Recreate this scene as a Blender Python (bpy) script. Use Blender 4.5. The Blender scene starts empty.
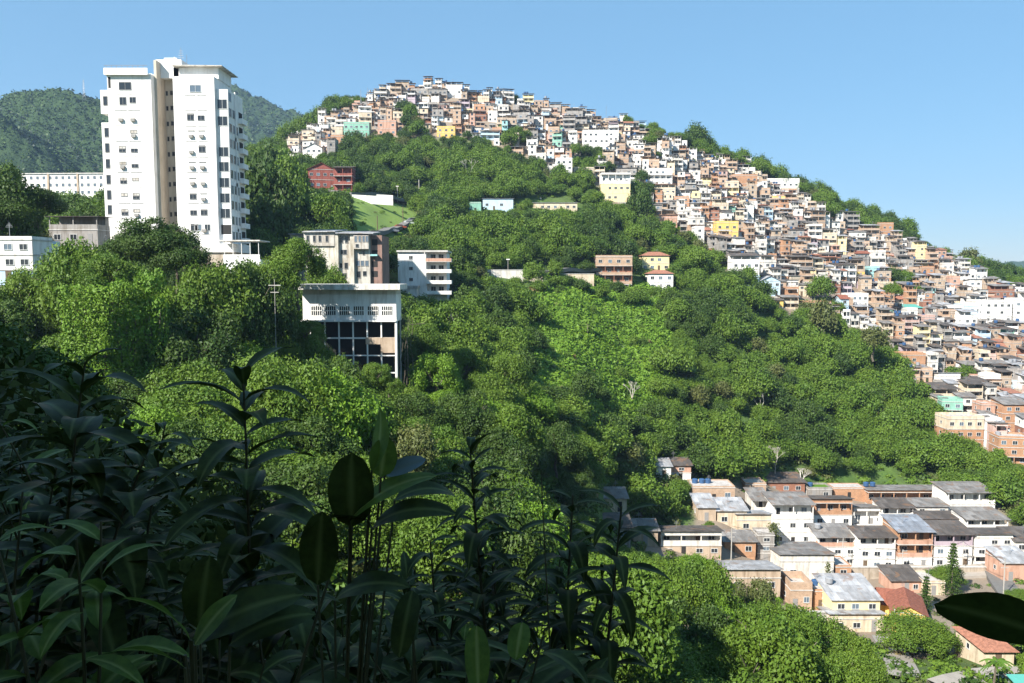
import bpy, math, random
import numpy as np
from mathutils import Vector

R0 = random.Random(11)
NR = np.random.default_rng(7)
D = bpy.data
C = bpy.context.scene.collection
F = 796.0
TP = 66.5 / F
PITCH = math.atan(TP)
CP, SP = math.cos(PITCH), math.sin(PITCH)
SUN = Vector((-0.56, -0.60, 0.66)).normalized()      # towards the sun

# ------------------------------------------------------------------ camera geometry helpers
def at(px, py, d):
    a = (px - 512) / F; b = -(py - 341.5) / F
    vy = CP + b * SP; vz = -SP + b * CP
    k = d / vy
    return Vector((a * k, d, vz * k))

def proj(x, y, z):
    dep = y * CP - z * SP
    up = y * SP + z * CP
    return 512 + F * x / dep, 341.5 - F * up / dep

# ------------------------------------------------------------------ noise
_tab = NR.random((256, 256))
def vnoise(x, y, s=1.0, k=0):
    x = np.asarray(x, float) / s + 37.7 * k; y = np.asarray(y, float) / s + 91.3 * k
    xi = np.floor(x).astype(int); yi = np.floor(y).astype(int)
    fx = x - xi; fy = y - yi
    fx = fx * fx * (3 - 2 * fx); fy = fy * fy * (3 - 2 * fy)
    g = lambda a, b: _tab[a % 256, b % 256]
    return ((g(xi, yi) * (1 - fx) + g(xi + 1, yi) * fx) * (1 - fy) + (g(xi, yi + 1) * (1 - fx) + g(xi + 1, yi + 1) * fx) * fy) * 2 - 1

# ------------------------------------------------------------------ terrain heights: profiles of the valley, one per bearing
DN = np.array([-40, 1, 3, 6, 12, 25, 50, 90, 130, 150, 170, 190, 210, 250, 300, 350, 400, 460, 520, 720, 1400.])
PX = np.array([-150, 0, 100, 200, 280, 350, 430, 500, 560, 640, 720, 800, 880, 960, 1040, 1200.])
HT = np.array([
 [-1.6,-1.6,-1.6,-1.5,-1.6, -7,-20,-12, -2,  3,  6,  9, 12, 18, 26, 32, 38, 40, 30,-20,-62],
 [-1.6,-1.6,-1.7,-1.7,-2.2, -9,-20,-14, -3,  4,  8,  9, 10, 14, 22, 31, 34, 36, 28,-20,-62],
 [-1.6,-1.6,-1.75,-2.0,-3.6,-10,-21,-16, -6,  3,  8, 10, 12, 15, 20, 30, 32, 34, 26,-20,-62],
 [-1.6,-1.6,-1.8,-2.4,-5,-12,-22,-18, -7, -1,  6, 10, 14, 20, 30, 38, 42, 46, 36,-10,-62],
 [-1.6,-1.6,-1.85,-2.7,-6,-13,-22,-21,-15, -8, -3,  1,  5, 14, 27, 42, 58, 69, 50,  0,-62],
 [-1.6,-1.6,-1.9,-3,-6.5,-14,-23,-24,-18,-10, -3,  2,  8, 19, 30, 42, 62, 95, 76,  0,-62],
 [-1.6,-1.6,-2,-3.3,-7,-15,-25,-28,-21,-16,-12, -9, -5,  6, 18, 33, 59,105, 85,  0,-62],
 [-1.6,-1.6,-2.05,-3.5,-7.5,-16,-28,-32,-28,-24,-19,-16,-12,  1, 17, 32, 54, 99, 80,  0,-62],
 [-1.6,-1.6,-2.2,-4,-8.5,-18,-31,-37,-36,-32,-27,-22,-17, -4, 13, 29, 54, 90, 72, -5,-62],
 [-1.6,-1.6,-2.5,-4.6,-9.5,-20,-33,-42,-50,-51,-49,-42,-34,-15, 4, 20, 45, 82, 64,-10,-62],
 [-1.6,-1.6,-2.7,-5,-10,-21,-34,-45,-55,-54,-51,-50,-45,-27, -3, 15, 38, 65, 50,-20,-62],
 [-1.6,-1.6,-2.7,-5,-10,-21,-35,-48,-58,-60,-61,-58,-54,-37,-15, 6, 27, 46, 34,-30,-62],
 [-1.6,-1.6,-2.7,-5,-10,-21,-35,-50,-60,-61,-62,-60,-57,-44,-26, -8, 10, 25, 14,-40,-62],
 [-1.6,-1.6,-2.7,-5,-10,-21,-35,-50,-60,-61,-61,-58,-55,-46,-30,-16, -3,  3, -8,-45,-62],
 [-1.6,-1.6,-2.7,-5,-10,-21,-35,-50,-60,-60,-60,-57,-53,-45,-32,-20,-10,-10,-18,-50,-62],
 [-1.6,-1.6,-2.7,-5,-10,-21,-35,-50,-58,-58,-58,-56,-54,-50,-42,-36,-32,-34,-38,-55,-62],
], float)
def hgt(x, y):
    x = np.asarray(x, float); y = np.asarray(y, float)
    px = 512 + F * x / np.maximum(y, 3.0)
    px = np.clip(px, PX[0], PX[-1] - 1e-6)
    yy = np.clip(y, DN[0], DN[-1] - 1e-6)
    i = np.clip(np.searchsorted(PX, px, side='right') - 1, 0, len(PX) - 2)
    j = np.clip(np.searchsorted(DN, yy, side='right') - 1, 0, len(DN) - 2)
    s = (px - PX[i]) / (PX[i + 1] - PX[i]); t = (yy - DN[j]) / (DN[j + 1] - DN[j])
    s = s * s * (3 - 2 * s) * .5 + s * .5
    z = (HT[i, j] * (1 - s) + HT[i + 1, j] * s) * (1 - t) + (HT[i, j + 1] * (1 - s) + HT[i + 1, j + 1] * s) * t
    amp = np.clip((y - 5) / 60, 0, 1) * .8
    return z + amp * (vnoise(x, y, 14) * .8 + vnoise(x, y, 6, 2) * .35)
def hf(x, y): return float(hgt(x, y))

def hit(px, py, d0=30, d1=560):
    d = d0
    p = at(px, py, d)
    while d < d1:
        p = at(px, py, d)
        if p.z <= hf(p.x, p.y): return p
        d += .5
    return p

def inpoly(px, py, poly):
    px = np.asarray(px, float); py = np.asarray(py, float)
    r = np.zeros(px.shape, bool)
    n = len(poly)
    for i in range(n):
        x1, y1 = poly[i]; x2, y2 = poly[(i + 1) % n]
        if y1 == y2: continue
        c = ((y1 > py) != (y2 > py)) & (px < (x2 - x1) * (py - y1) / (y2 - y1) + x1)
        r ^= c
    return r

FAVELA = [(290,168),(288,150),(302,133),(335,118),(345,111),(380,98),(415,90),(470,88),(505,100),(560,115),(620,126),(665,140),(695,156),
          (750,170),(800,188),(812,206),(828,226),(870,238),(920,250),(950,266),(985,290),(1060,302),(1200,330),(1200,470),(1060,470),(1012,468),(985,452),
          (947,432),(928,402),(908,380),(902,352),(880,342),(835,322),(790,320),(768,303),(735,287),(722,262),(700,250),(694,236),
          (652,236),(645,212),(602,206),(600,186),(561,184),(543,171),(500,150),(480,140),(420,139),(372,139),(345,142),(338,160)]
VILLAGE = [(640,556),(640,536),(694,524),(694,490),(745,482),(860,488),(990,492),(1012,520),(1030,545),(1100,560),(1100,760),(930,760),(900,683),(860,640),(790,615),(740,590),(690,562)]
GRASS = [(352,196),(395,200),(404,206),(432,222),(412,228),(384,238),(352,240),(352,222)]
VINE = [(535,300),(560,282),(640,292),(665,320),(668,380),(640,410),(560,410),(520,395),(535,350)]

# ------------------------------------------------------------------ materials
def nmat(name, build):
    m = D.materials.new(name); m.use_nodes = True
    nt = m.node_tree; nt.nodes.clear()
    out = nt.nodes.new('ShaderNodeOutputMaterial')
    s = build(nt)
    nt.links.new(s, out.inputs[0])
    return m
def N(nt, t, **kw):
    n = nt.nodes.new(t)
    for k, v in kw.items():
        if k.startswith('i_'):
            key = k[2:]
            key = int(key) if key.isdigit() else key.replace('_', ' ')
            n.inputs[key].default_value = v
        else: setattr(n, k, v)
    return n
def L(nt, a, b): nt.links.new(a, b)
def ramp(nt, fac, stops):
    r = nt.nodes.new('ShaderNodeValToRGB'); e = r.color_ramp.elements
    while len(e) < len(stops): e.new(.5)
    for k, (p, c) in enumerate(stops):
        e[k].position = p; e[k].color = (*c, 1) if len(c) == 3 else c
    L(nt, fac, r.inputs[0]); return r.outputs[0]
def mixc(nt, fac, a, b, mode='MIX'):
    m = nt.nodes.new('ShaderNodeMix'); m.data_type = 'RGBA'; m.blend_type = mode
    for s, v in ((0, fac), (6, a), (7, b)):
        if isinstance(v, (int, float)): m.inputs[s].default_value = v
        elif isinstance(v, tuple): m.inputs[s].default_value = (*v, 1)
        else: L(nt, v, m.inputs[s])
    return m.outputs[2]
def objc(nt, scale=(1, 1, 1), world=True):
    if world:
        g = nt.nodes.new('ShaderNodeNewGeometry'); o = g.outputs['Position']
    else:
        g = nt.nodes.new('ShaderNodeTexCoord'); o = g.outputs['Object']
    m = nt.nodes.new('ShaderNodeMapping'); m.inputs['Scale'].default_value = scale
    L(nt, o, m.inputs[0]); return m.outputs[0]
def noise(nt, vec, scale, detail=3, rough=.6):
    n = nt.nodes.new('ShaderNodeTexNoise'); n.inputs['Scale'].default_value = scale
    n.inputs['Detail'].default_value = detail; n.inputs['Roughness'].default_value = rough
    L(nt, vec, n.inputs['Vector']); return n.outputs[0]
def pbr(nt, col, rough=.8, bump=None, bs=.3, bd=.05, metal=0, spec=.3):
    p = nt.nodes.new('ShaderNodeBsdfPrincipled')
    if isinstance(col, tuple): p.inputs['Base Color'].default_value = (*col, 1)
    else: L(nt, col, p.inputs['Base Color'])
    p.inputs['Roughness'].default_value = rough; p.inputs['Metallic'].default_value = metal
    p.inputs['Specular IOR Level'].default_value = spec
    if bump is not None:
        b = nt.nodes.new('ShaderNodeBump'); b.inputs['Strength'].default_value = bs; b.inputs['Distance'].default_value = bd
        L(nt, bump, b.inputs['Height']); L(nt, b.outputs[0], p.inputs['Normal'])
    return p.outputs[0]
def sc(c, k): return tuple(min(1, v * k) for v in c)

def plaster(name, c, dirt=.45):
    """painted render with rain streaks and grime"""
    def b(nt):
        streak = noise(nt, objc(nt, (1.6, 1.6, .22)), 1.0, 4, .65)
        blot = noise(nt, objc(nt), .45, 4, .6)
        fine = noise(nt, objc(nt), 6, 3)
        d = (c[0] * .42, c[1] * .38, c[2] * .33)
        f1 = ramp(nt, streak, [(.46, (0, 0, 0)), (.72, (dirt, dirt, dirt))])
        col = mixc(nt, f1, c, d)
        f2 = ramp(nt, blot, [(.5, (0, 0, 0)), (.75, (dirt * .8,) * 3)])
        col = mixc(nt, f2, col, (d[0] * 1.3, d[1] * 1.25, d[2] * 1.2))
        return pbr(nt, col, .85, fine, .2, .02)
    return nmat(name, b)
def brick(name, c, k=1.0):
    def b(nt):
        g = nt.nodes.new('ShaderNodeTexCoord')
        sx = nt.nodes.new('ShaderNodeSeparateXYZ'); L(nt, g.outputs['Object'], sx.inputs[0])
        ad = N(nt, 'ShaderNodeMath', operation='ADD'); L(nt, sx.outputs[0], ad.inputs[0]); L(nt, sx.outputs[1], ad.inputs[1])
        cb = nt.nodes.new('ShaderNodeCombineXYZ'); L(nt, ad.outputs[0], cb.inputs[0]); L(nt, sx.outputs[2], cb.inputs[1])
        br = nt.nodes.new('ShaderNodeTexBrick'); L(nt, cb.outputs[0], br.inputs['Vector'])
        br.inputs['Color1'].default_value = (*c, 1); br.inputs['Color2'].default_value = (*sc(c, .72), 1)
        br.inputs['Mortar'].default_value = (c[0] * .75, c[1] * 1.0, c[2] * 1.3, 1)
        br.inputs['Scale'].default_value = 1.0; br.inputs['Brick Width'].default_value = .34; br.inputs['Row Height'].default_value = .22
        br.inputs['Mortar Size'].default_value = .02
        n = noise(nt, objc(nt), .6, 4)
        f = ramp(nt, n, [(.42, (0, 0, 0)), (.75, (.6, .6, .6))])
        col = mixc(nt, f, br.outputs[0], sc(c, .5))
        return pbr(nt, col, .9)
    return nmat(name, b)
def sheet(name, c, axis=0, light=False):
    """corrugated fibre cement or metal"""
    def b(nt):
        v = objc(nt, (1, 1, 1), False)
        w = nt.nodes.new('ShaderNodeTexWave'); w.bands_direction = 'X'; w.inputs['Scale'].default_value = 1.7
        L(nt, v, w.inputs['Vector'])
        n = noise(nt, objc(nt, (1, .5, 1)), .8, 5, .65)
        n2 = noise(nt, objc(nt, (3, .4, 1)), 1.2, 3, .6)
        col = mixc(nt, ramp(nt, n, [(.35, (0, 0, 0)), (.7, (1, 1, 1))]), c, sc(c, .55))
        col = mixc(nt, ramp(nt, n2, [(.5, (0, 0, 0)), (.75, (.5, .5, .5))]), col, (c[0] * .9, c[1] * .72, c[2] * .55))
        br = nt.nodes.new('ShaderNodeTexBrick'); L(nt, v, br.inputs['Vector']); br.inputs['Scale'].default_value = 1; br.inputs['Brick Width'].default_value = 1.1; br.inputs['Row Height'].default_value = 2.2
        br.inputs['Color1'].default_value = (.62, .60, .58, 1); br.inputs['Color2'].default_value = (1.15, 1.15, 1.15, 1); br.inputs['Mortar'].default_value = (.45, .43, .42, 1); br.inputs['Mortar Size'].default_value = .03
        col = mixc(nt, .75, col, br.outputs[0], 'MULTIPLY')
        n3 = noise(nt, objc(nt), .45, 3, .6)
        col = mixc(nt, ramp(nt, n3, [(.58, (0, 0, 0)), (.63, (.55, .55, .55))]), col, (.20, .11, .06))
        return pbr(nt, col, .55 if light else .8, w.outputs[1], .6, .04)
    return nmat(name, b)
def tiles(name, c):
    def b(nt):
        v = objc(nt, (1, 1, 1), False)
        w = nt.nodes.new('ShaderNodeTexWave'); w.bands_direction = 'X'; w.inputs['Scale'].default_value = 1.4
        L(nt, v, w.inputs['Vector'])
        n = noise(nt, objc(nt), 2.2, 5, .7)
        col = mixc(nt, ramp(nt, n, [(.35, (0, 0, 0)), (.7, (1, 1, 1))]), c, sc(c, .45))
        return pbr(nt, col, .85, w.outputs[1], .7, .05)
    return nmat(name, b)
def plain(name, c, rough=.7, metal=0, spec=.4, var=.25):
    def b(nt):
        n = noise(nt, objc(nt), 3.0, 3)
        return pbr(nt, mixc(nt, n, c, sc(c, 1 - var)), rough, None, metal=metal, spec=spec)
    return nmat(name, b)

def leafmat(name, c, c2, rough=.55, trans=.22, spec=.25, vein=None):
    """c, c2: two tones that plants of this kind vary between; leaf variation from an attribute"""
    def b(nt):
        oi = nt.nodes.new('ShaderNodeObjectInfo')
        a = N(nt, 'ShaderNodeAttribute', attribute_name='plant')
        lf = N(nt, 'ShaderNodeAttribute', attribute_name='leafvar')
        s = N(nt, 'ShaderNodeMath', operation='ADD'); L(nt, oi.outputs['Random'], s.inputs[0]); L(nt, a.outputs['Fac'], s.inputs[1])
        fr = N(nt, 'ShaderNodeMath', operation='FRACT'); L(nt, s.outputs[0], fr.inputs[0])
        col = mixc(nt, fr.outputs[0], c, c2)
        col = mixc(nt, ramp(nt, lf.outputs['Fac'], [(0, (0, 0, 0)), (1, (.62, .62, .62))]), col, (c2[0] * 1.15, c2[1] * .95, c2[2] * .7))
        n = noise(nt, objc(nt), .16, 2)
        col = mixc(nt, ramp(nt, n, [(.35, (0, 0, 0)), (.65, (.45, .45, .45))]), col, sc(c, .75))
        if vein:
            n5 = noise(nt, objc(nt), 38, 4, .65)
            col = mixc(nt, ramp(nt, n5, [(.35, (0, 0, 0)), (.7, (.75, .75, .75))]), col, sc(c, .42))
            col = mixc(nt, ramp(nt, lf.outputs['Fac'], [(.55, (0, 0, 0)), (.95, (1, 1, 1))]), col, vein)
        p = pbr(nt, col, rough, spec=spec)
        t = nt.nodes.new('ShaderNodeBsdfTranslucent')
        L(nt, mixc(nt, .0, col, col), t.inputs[0])
        m = nt.nodes.new('ShaderNodeMixShader'); m.inputs[0].default_value = trans
        L(nt, p, m.inputs[1]); L(nt, t.outputs[0], m.inputs[2])
        return m.outputs[0]
    return nmat(name, b)

M = {}
M['white'] = plaster('white_paint', (.76, .74, .70), .5)
M['white2'] = plaster('stained_white_paint', (.64, .61, .56), .75)
M['cream'] = plaster('cream_paint', (.60, .50, .37), .7)
M['beige'] = plaster('beige_render', (.44, .34, .25), .8)
M['grey'] = plaster('raw_grey_render', (.30, .28, .26), .8)
M['pink'] = plaster('faded_pink_paint', (.52, .36, .31), .6)
M['salmon'] = plaster('salmon_paint', (.50, .30, .22), .7)
M['yellow'] = plaster('yellow_paint', (.70, .46, .14), .35)
M['paleyellow'] = plaster('pale_yellow_paint', (.74, .62, .34), .35)
M['blue'] = plaster('light_blue_paint', (.46, .60, .70), .4)
M['cyan'] = plaster('turquoise_paint', (.30, .55, .55), .4)
M['green'] = plaster('mint_green_paint', (.22, .42, .33), .45)
M['mauve'] = plaster('mauve_paint', (.42, .34, .38), .4)
M['brick'] = brick('raw_brick', (.50, .26, .14))
M['brick2'] = brick('dusty_brick', (.52, .34, .22))
M['brick3'] = brick('dark_brick', (.34, .15, .09))
M['tower'] = plaster('tower_white_paint', (.78, .76, .73), .3)
M['ochre'] = plaster('tower_brown_render', (.54, .47, .38), .4)
M['aged'] = plaster('aged_concrete', (.50, .47, .42), 1.2)
M['agedcream'] = plaster('aged_cream_render', (.58, .55, .47), 1.0)
M['red'] = plaster('deep_red_paint', (.28, .09, .07), .8)
M['rust'] = plaster('rusty_red_render', (.27, .17, .14), .9)
M['concrete'] = plaster('concrete', (.40, .38, .35), .5)
M['stone'] = plaster('stone_wall', (.42, .36, .29), .8)
M['slab'] = plaster('concrete_slab', (.50, .48, .45), .5)
M['dsheet'] = sheet('dark_corrugated_sheet', (.13, .115, .105))
M['gsheet'] = sheet('grey_corrugated_sheet', (.26, .25, .24))
M['lsheet'] = sheet('pale_metal_sheet', (.46, .47, .49), light=True)
M['bsheet'] = sheet('blueish_metal_sheet', (.30, .33, .38), light=True)
M['clay'] = tiles('clay_tiles', (.38, .17, .11))
M['dclay'] = tiles('brown_clay_tiles', (.30, .11, .07))
M['tank'] = plain('blue_plastic', (.04, .10, .22), .6)
M['tankg'] = plain('grey_tank', (.30, .31, .33), .6)
M['glass'] = plain('dark_window_glass', (.03, .035, .04), .12, spec=.6)
M['glassb'] = plain('blueish_window_glass', (.12, .16, .20), .15, spec=.6)
M['frame'] = plain('window_frame_white', (.62, .62, .60))
M['dframe'] = plain('window_frame_grey', (.28, .27, .26))
M['metal'] = plain('galvanised_metal', (.36, .37, .38), .45, .6)
M['dark'] = plain('dark_doors_and_shade', (.03, .028, .026), .9)  # near-black for doors, and for shade painted in openings and behind supports
M['rail'] = plain('grey_railing', (.22, .22, .22), .5)
M['wood'] = plain('weathered_wood', (.16, .11, .07), .9, var=.5)
M['rooftop'] = plaster('flat_roof_screed', (.46, .43, .40), .7)
M['pool'] = plain('turquoise_canopy', (.10, .38, .32), .6)
M['carblue'] = plain('blue_car_paint', (.08, .20, .45), .25, spec=.6)
M['carwhite'] = plain('white_car_paint', (.72, .72, .72), .25, spec=.6)
M['cargrey'] = plain('grey_car_paint', (.18, .19, .21), .25, spec=.6)
M['carred'] = plain('red_car_paint', (.36, .08, .04), .25, spec=.6)
M['tyre'] = plain('tyre_rubber', (.02, .02, .02), .9)
M['lightred'] = plain('tail_light', (.4, .02, .02), .3)
M['headl'] = plain('headlight_glass', (.7, .7, .68), .2)
def barkb(nt):
    n = noise(nt, objc(nt, (4, 4, .8)), 2.0, 5, .7)
    return pbr(nt, ramp(nt, n, [(.3, (.05, .04, .03)), (.7, (.20, .17, .13))]), .95, n, .8, .05)
M['bark'] = nmat('bark', barkb)
M['vinebark'] = plain('dry_vines', (.13, .09, .055), .95, var=.6)
M['l_mid'] = leafmat('leaves_mid_green', (.074, .150, .018), (.120, .205, .024))
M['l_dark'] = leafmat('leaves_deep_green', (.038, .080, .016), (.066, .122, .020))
M['l_far'] = leafmat('far_leaves', (.017, .038, .024), (.028, .055, .030))
M['l_light'] = leafmat('leaves_bright_green', (.165, .300, .026), (.120, .235, .022))
M['l_olive'] = leafmat('leaves_olive', (.085, .115, .036), (.120, .145, .044))
M['l_ivy'] = leafmat('vine_leaves', (.112, .228, .024), (.155, .275, .028))
M['l_dry'] = leafmat('dry_leaves', (.20, .14, .06), (.16, .15, .06))
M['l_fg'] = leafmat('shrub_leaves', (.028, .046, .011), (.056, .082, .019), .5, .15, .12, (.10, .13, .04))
M['l_fg2'] = leafmat('young_shrub_leaves', (.110, .185, .032), (.140, .225, .040), .5, .35, .2, (.24, .30, .09))
M['l_fg3'] = leafmat('blueish_underside_leaves', (.16, .24, .30), (.14, .22, .28), .5, .10)
M['fgstem'] = plain('green_brown_stem', (.07, .065, .03), .7)

def groundb(nt):
    v = objc(nt)
    n1 = noise(nt, v, .35, 5, .7); n2 = noise(nt, v, .05, 3); n3 = noise(nt, v, 2.5, 4, .7)
    green = mixc(nt, ramp(nt, n1, [(.3, (0, 0, 0)), (.7, (1, 1, 1))]), (.035, .075, .016), (.085, .150, .028))
    green = mixc(nt, ramp(nt, n2, [(.4, (0, 0, 0)), (.7, (.35, .35, .35))]), green, (.10, .085, .045))
    earth = mixc(nt, n3, (.30, .24, .18), (.16, .13, .10))
    at_ = N(nt, 'ShaderNodeAttribute', attribute_name='built')
    gr = N(nt, 'ShaderNodeAttribute', attribute_name='grassy')
    grass = mixc(nt, n3, (.13, .22, .035), (.19, .26, .06))
    col = mixc(nt, at_.outputs['Fac'], green, earth)
    col = mixc(nt, gr.outputs['Fac'], col, grass)
    return pbr(nt, col, .95, n3, .6, .2)
M['ground'] = nmat('hillside_ground', groundb)
def farb(nt):
    v = objc(nt)
    n1 = noise(nt, v, .06, 5, .7); n2 = noise(nt, v, .012, 3, .6); n3 = noise(nt, v, .35, 3, .7)
    col = mixc(nt, ramp(nt, n1, [(.3, (0, 0, 0)), (.7, (1, 1, 1))]), (.020, .045, .016), (.045, .080, .026))
    col = mixc(nt, ramp(nt, n3, [(.4, (0, 0, 0)), (.7, (.6, .6, .6))]), col, (.03, .055, .018))
    rock = ramp(nt, n2, [(.66, (0, 0, 0)), (.70, (.8, .8, .8))])
    col = mixc(nt, rock, col, (.16, .11, .09))
    return pbr(nt, col, .95, n3, .8, 2.5)
M['far'] = nmat('forested_mountain', farb)
def roadb(nt):
    n = noise(nt, objc(nt), 1.5, 5, .7)
    return pbr(nt, mixc(nt, n, (.10, .10, .10), (.20, .19, .17)), .9)
M['road'] = nmat('worn_road', roadb)
def pathb(nt):
    n = noise(nt, objc(nt), 1.2, 5, .7)
    return pbr(nt, mixc(nt, n, (.42, .38, .33), (.24, .21, .18)), .9)
M['path'] = nmat('concrete_path', pathb)

# ------------------------------------------------------------------ mesh builder
class MB:
    def __init__(s): s.v = []; s.f = []; s.m = []; s.slots = []
    def mi(s, m):
        if m not in s.slots: s.slots.append(m)
        return s.slots.index(m)
    def box(s, x0, x1, y0, y1, z0, z1, m='white'):
        k = len(s.v); i = s.mi(m)
        s.v += [(x0,y0,z0),(x1,y0,z0),(x1,y1,z0),(x0,y1,z0),(x0,y0,z1),(x1,y0,z1),(x1,y1,z1),(x0,y1,z1)]
        for q in ((0,3,2,1),(4,5,6,7),(0,1,5,4),(1,2,6,5),(2,3,7,6),(3,0,4,7)):
            s.f.append(tuple(k + a for a in q)); s.m.append(i)
        return s
    def hexa(s, pts, m='white'):
        """8 corners: bottom ring then top ring, counter-clockwise from above"""
        k = len(s.v); i = s.mi(m); s.v += [tuple(p) for p in pts]
        for q in ((0,3,2,1),(4,5,6,7),(0,1,5,4),(1,2,6,5),(2,3,7,6),(3,0,4,7)):
            s.f.append(tuple(k + a for a in q)); s.m.append(i)
        return s
    def poly(s, pts, m='white'):
        k = len(s.v); i = s.mi(m); s.v += [tuple(p) for p in pts]; s.f.append(tuple(range(k, k + len(pts)))); s.m.append(i); return s
    def prism(s, pts, dx, m='white'):
        """profile pts extruded by vector dx"""
        n = len(pts); k = len(s.v); i = s.mi(m)
        s.v += [tuple(p) for p in pts] + [tuple(Vector(p) + Vector(dx)) for p in pts]
        s.f.append(tuple(range(k + n - 1, k - 1, -1))); s.m.append(i)
        s.f.append(tuple(range(k + n, k + 2 * n))); s.m.append(i)
        for a in range(n):
            b = (a + 1) % n; s.f.append((k + a, k + b, k + n + b, k + n + a)); s.m.append(i)
        return s
    def tube(s, p0, p1, r0, r1=None, m='metal', n=7):
        r1 = r0 if r1 is None else r1
        p0 = Vector(p0); p1 = Vector(p1); ax = (p1 - p0)
        if ax.length < 1e-6: return s
        ax.normalize(); u = ax.orthogonal().normalized(); w = ax.cross(u)
        k = len(s.v); i = s.mi(m)
        for p, r in ((p0, r0), (p1, r1)):
            for a in range(n):
                t = 2 * math.pi * a / n; s.v.append(tuple(p + (u * math.cos(t) + w * math.sin(t)) * r))
        for a in range(n):
            b = (a + 1) % n; s.f.append((k + a, k + b, k + n + b, k + n + a)); s.m.append(i)
        s.f.append(tuple(range(k + n - 1, k - 1, -1))); s.m.append(i); s.f.append(tuple(range(k + n, k + 2 * n))); s.m.append(i)
        return s
    def mesh(s, name):
        me = D.meshes.new(name); me.from_pydata(s.v, [], s.f)
        for m in s.slots: me.materials.append(M[m])
        me.polygons.foreach_set('material_index', s.m); me.update(); return me
    def build(s, name, parent=None, loc=None, rz=0):
        return link(name, s.mesh(name), parent, loc, rz)
def link(name, data, parent=None, loc=None, rz=0):
    o = D.objects.new(name, data); C.objects.link(o)
    if parent is not None: o.parent = parent
    if loc is not None: o.location = loc
    if rz: o.rotation_euler = (0, 0, rz)
    return o
def tag(o, label=None, cat=None, group=None, kind=None):
    if label: o['label'] = label
    if cat: o['category'] = cat
    if group: o['group'] = group
    if kind: o['kind'] = kind
    return o
def thing(name, loc, rz, label, cat, group=None):
    o = D.objects.new(name, None); C.objects.link(o); o.location = loc; o.rotation_euler = (0, 0, rz); o.empty_display_size = .5
    return tag(o, label, cat, group)
def npmesh(name, V, Fc, mats, mi=None, attrs=None, smooth=False):
    me = D.meshes.new(name)
    nv = len(V); nf, k = Fc.shape
    me.vertices.add(nv); me.vertices.foreach_set('co', np.ascontiguousarray(V, np.float32).ravel())
    me.loops.add(nf * k); me.loops.foreach_set('vertex_index', np.ascontiguousarray(Fc, np.int32).ravel())
    me.polygons.add(nf); me.polygons.foreach_set('loop_start', np.arange(0, nf * k, k, dtype=np.int32))
    try: me.polygons.foreach_set('loop_total', np.full(nf, k, np.int32))
    except Exception: pass
    for m in mats: me.materials.append(M[m])
    if mi is not None: me.polygons.foreach_set('material_index', np.ascontiguousarray(mi, np.int32))
    if smooth: me.polygons.foreach_set('use_smooth', np.ones(nf, bool))
    for an, (dom, val) in (attrs or {}).items():
        a = me.attributes.new(an, 'FLOAT', dom); a.data.foreach_set('value', np.ascontiguousarray(val, np.float32))
    me.update(calc_edges=True); return me

KEEP = []     # photo rectangles that stay clear of nearer trees: (x0, y0, x1, y1, distance)
FOOT = []     # footprints: (x, y, r)
LAND = []     # landmarks for labels: (px, py, words)

# ------------------------------------------------------------------ windows and small parts
_wc = {}
def window(parent, x, y, z, w=1.0, h=1.1, style='glass', rz=0, sub=True, fr='frame'):
    """centre at x, z on a wall facing -Y; a projecting frame with the pane set in it"""
    key = (round(w, 2), round(h, 2), style, sub, fr)
    if key not in _wc:
        f = MB(); t = .07; e = .06
        f.box(-w/2, w/2, -e, .02, h/2 - t, h/2, fr).box(-w/2, w/2, -e - .05, .02, -h/2, -h/2 + t, fr)
        f.box(-w/2, -w/2 + t, -e, .02, -h/2 + t, h/2 - t, fr).box(w/2 - t, w/2, -e, .02, -h/2 + t, h/2 - t, fr)
        if w > .9: f.box(-.025, .025, -e + .01, .02, -h/2 + t, h/2 - t, fr)
        p = MB() if sub else f
        p.box(-w/2 + t, w/2 - t, -.012, .01, -h/2 + t, h/2 - t, style)
        _wc[key] = (f.mesh('window'), p.mesh('pane') if sub else None)
    a, b = _wc[key]
    o = link('window', a, parent, (x, y, z), rz)
    if b is not None: link('pane', b, o)
    return o
def door(parent, x, y, z, w=.85, h=2.0, m='wood', rz=0):
    key = ('door', round(w, 2), round(h, 2), m)
    if key not in _wc: _wc[key] = MB().box(-w/2, w/2, -.04, .02, 0, h, m).mesh('door')
    return link('door', _wc[key], parent, (x, y, z), rz)
_tk = {}
def tank(parent, x, y, z, m='tank', r=.62):
    if m not in _tk:
        b = MB(); b.tube((0, 0, 0), (0, 0, .85), r, r * 1.12, m, 12); b.tube((0, 0, .85), (0, 0, 1.0), r * 1.16, r * .7, m, 12)
        _tk[m] = b.mesh('water_tank')
    return link('water_tank', _tk[m], parent, (x, y, z))

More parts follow.
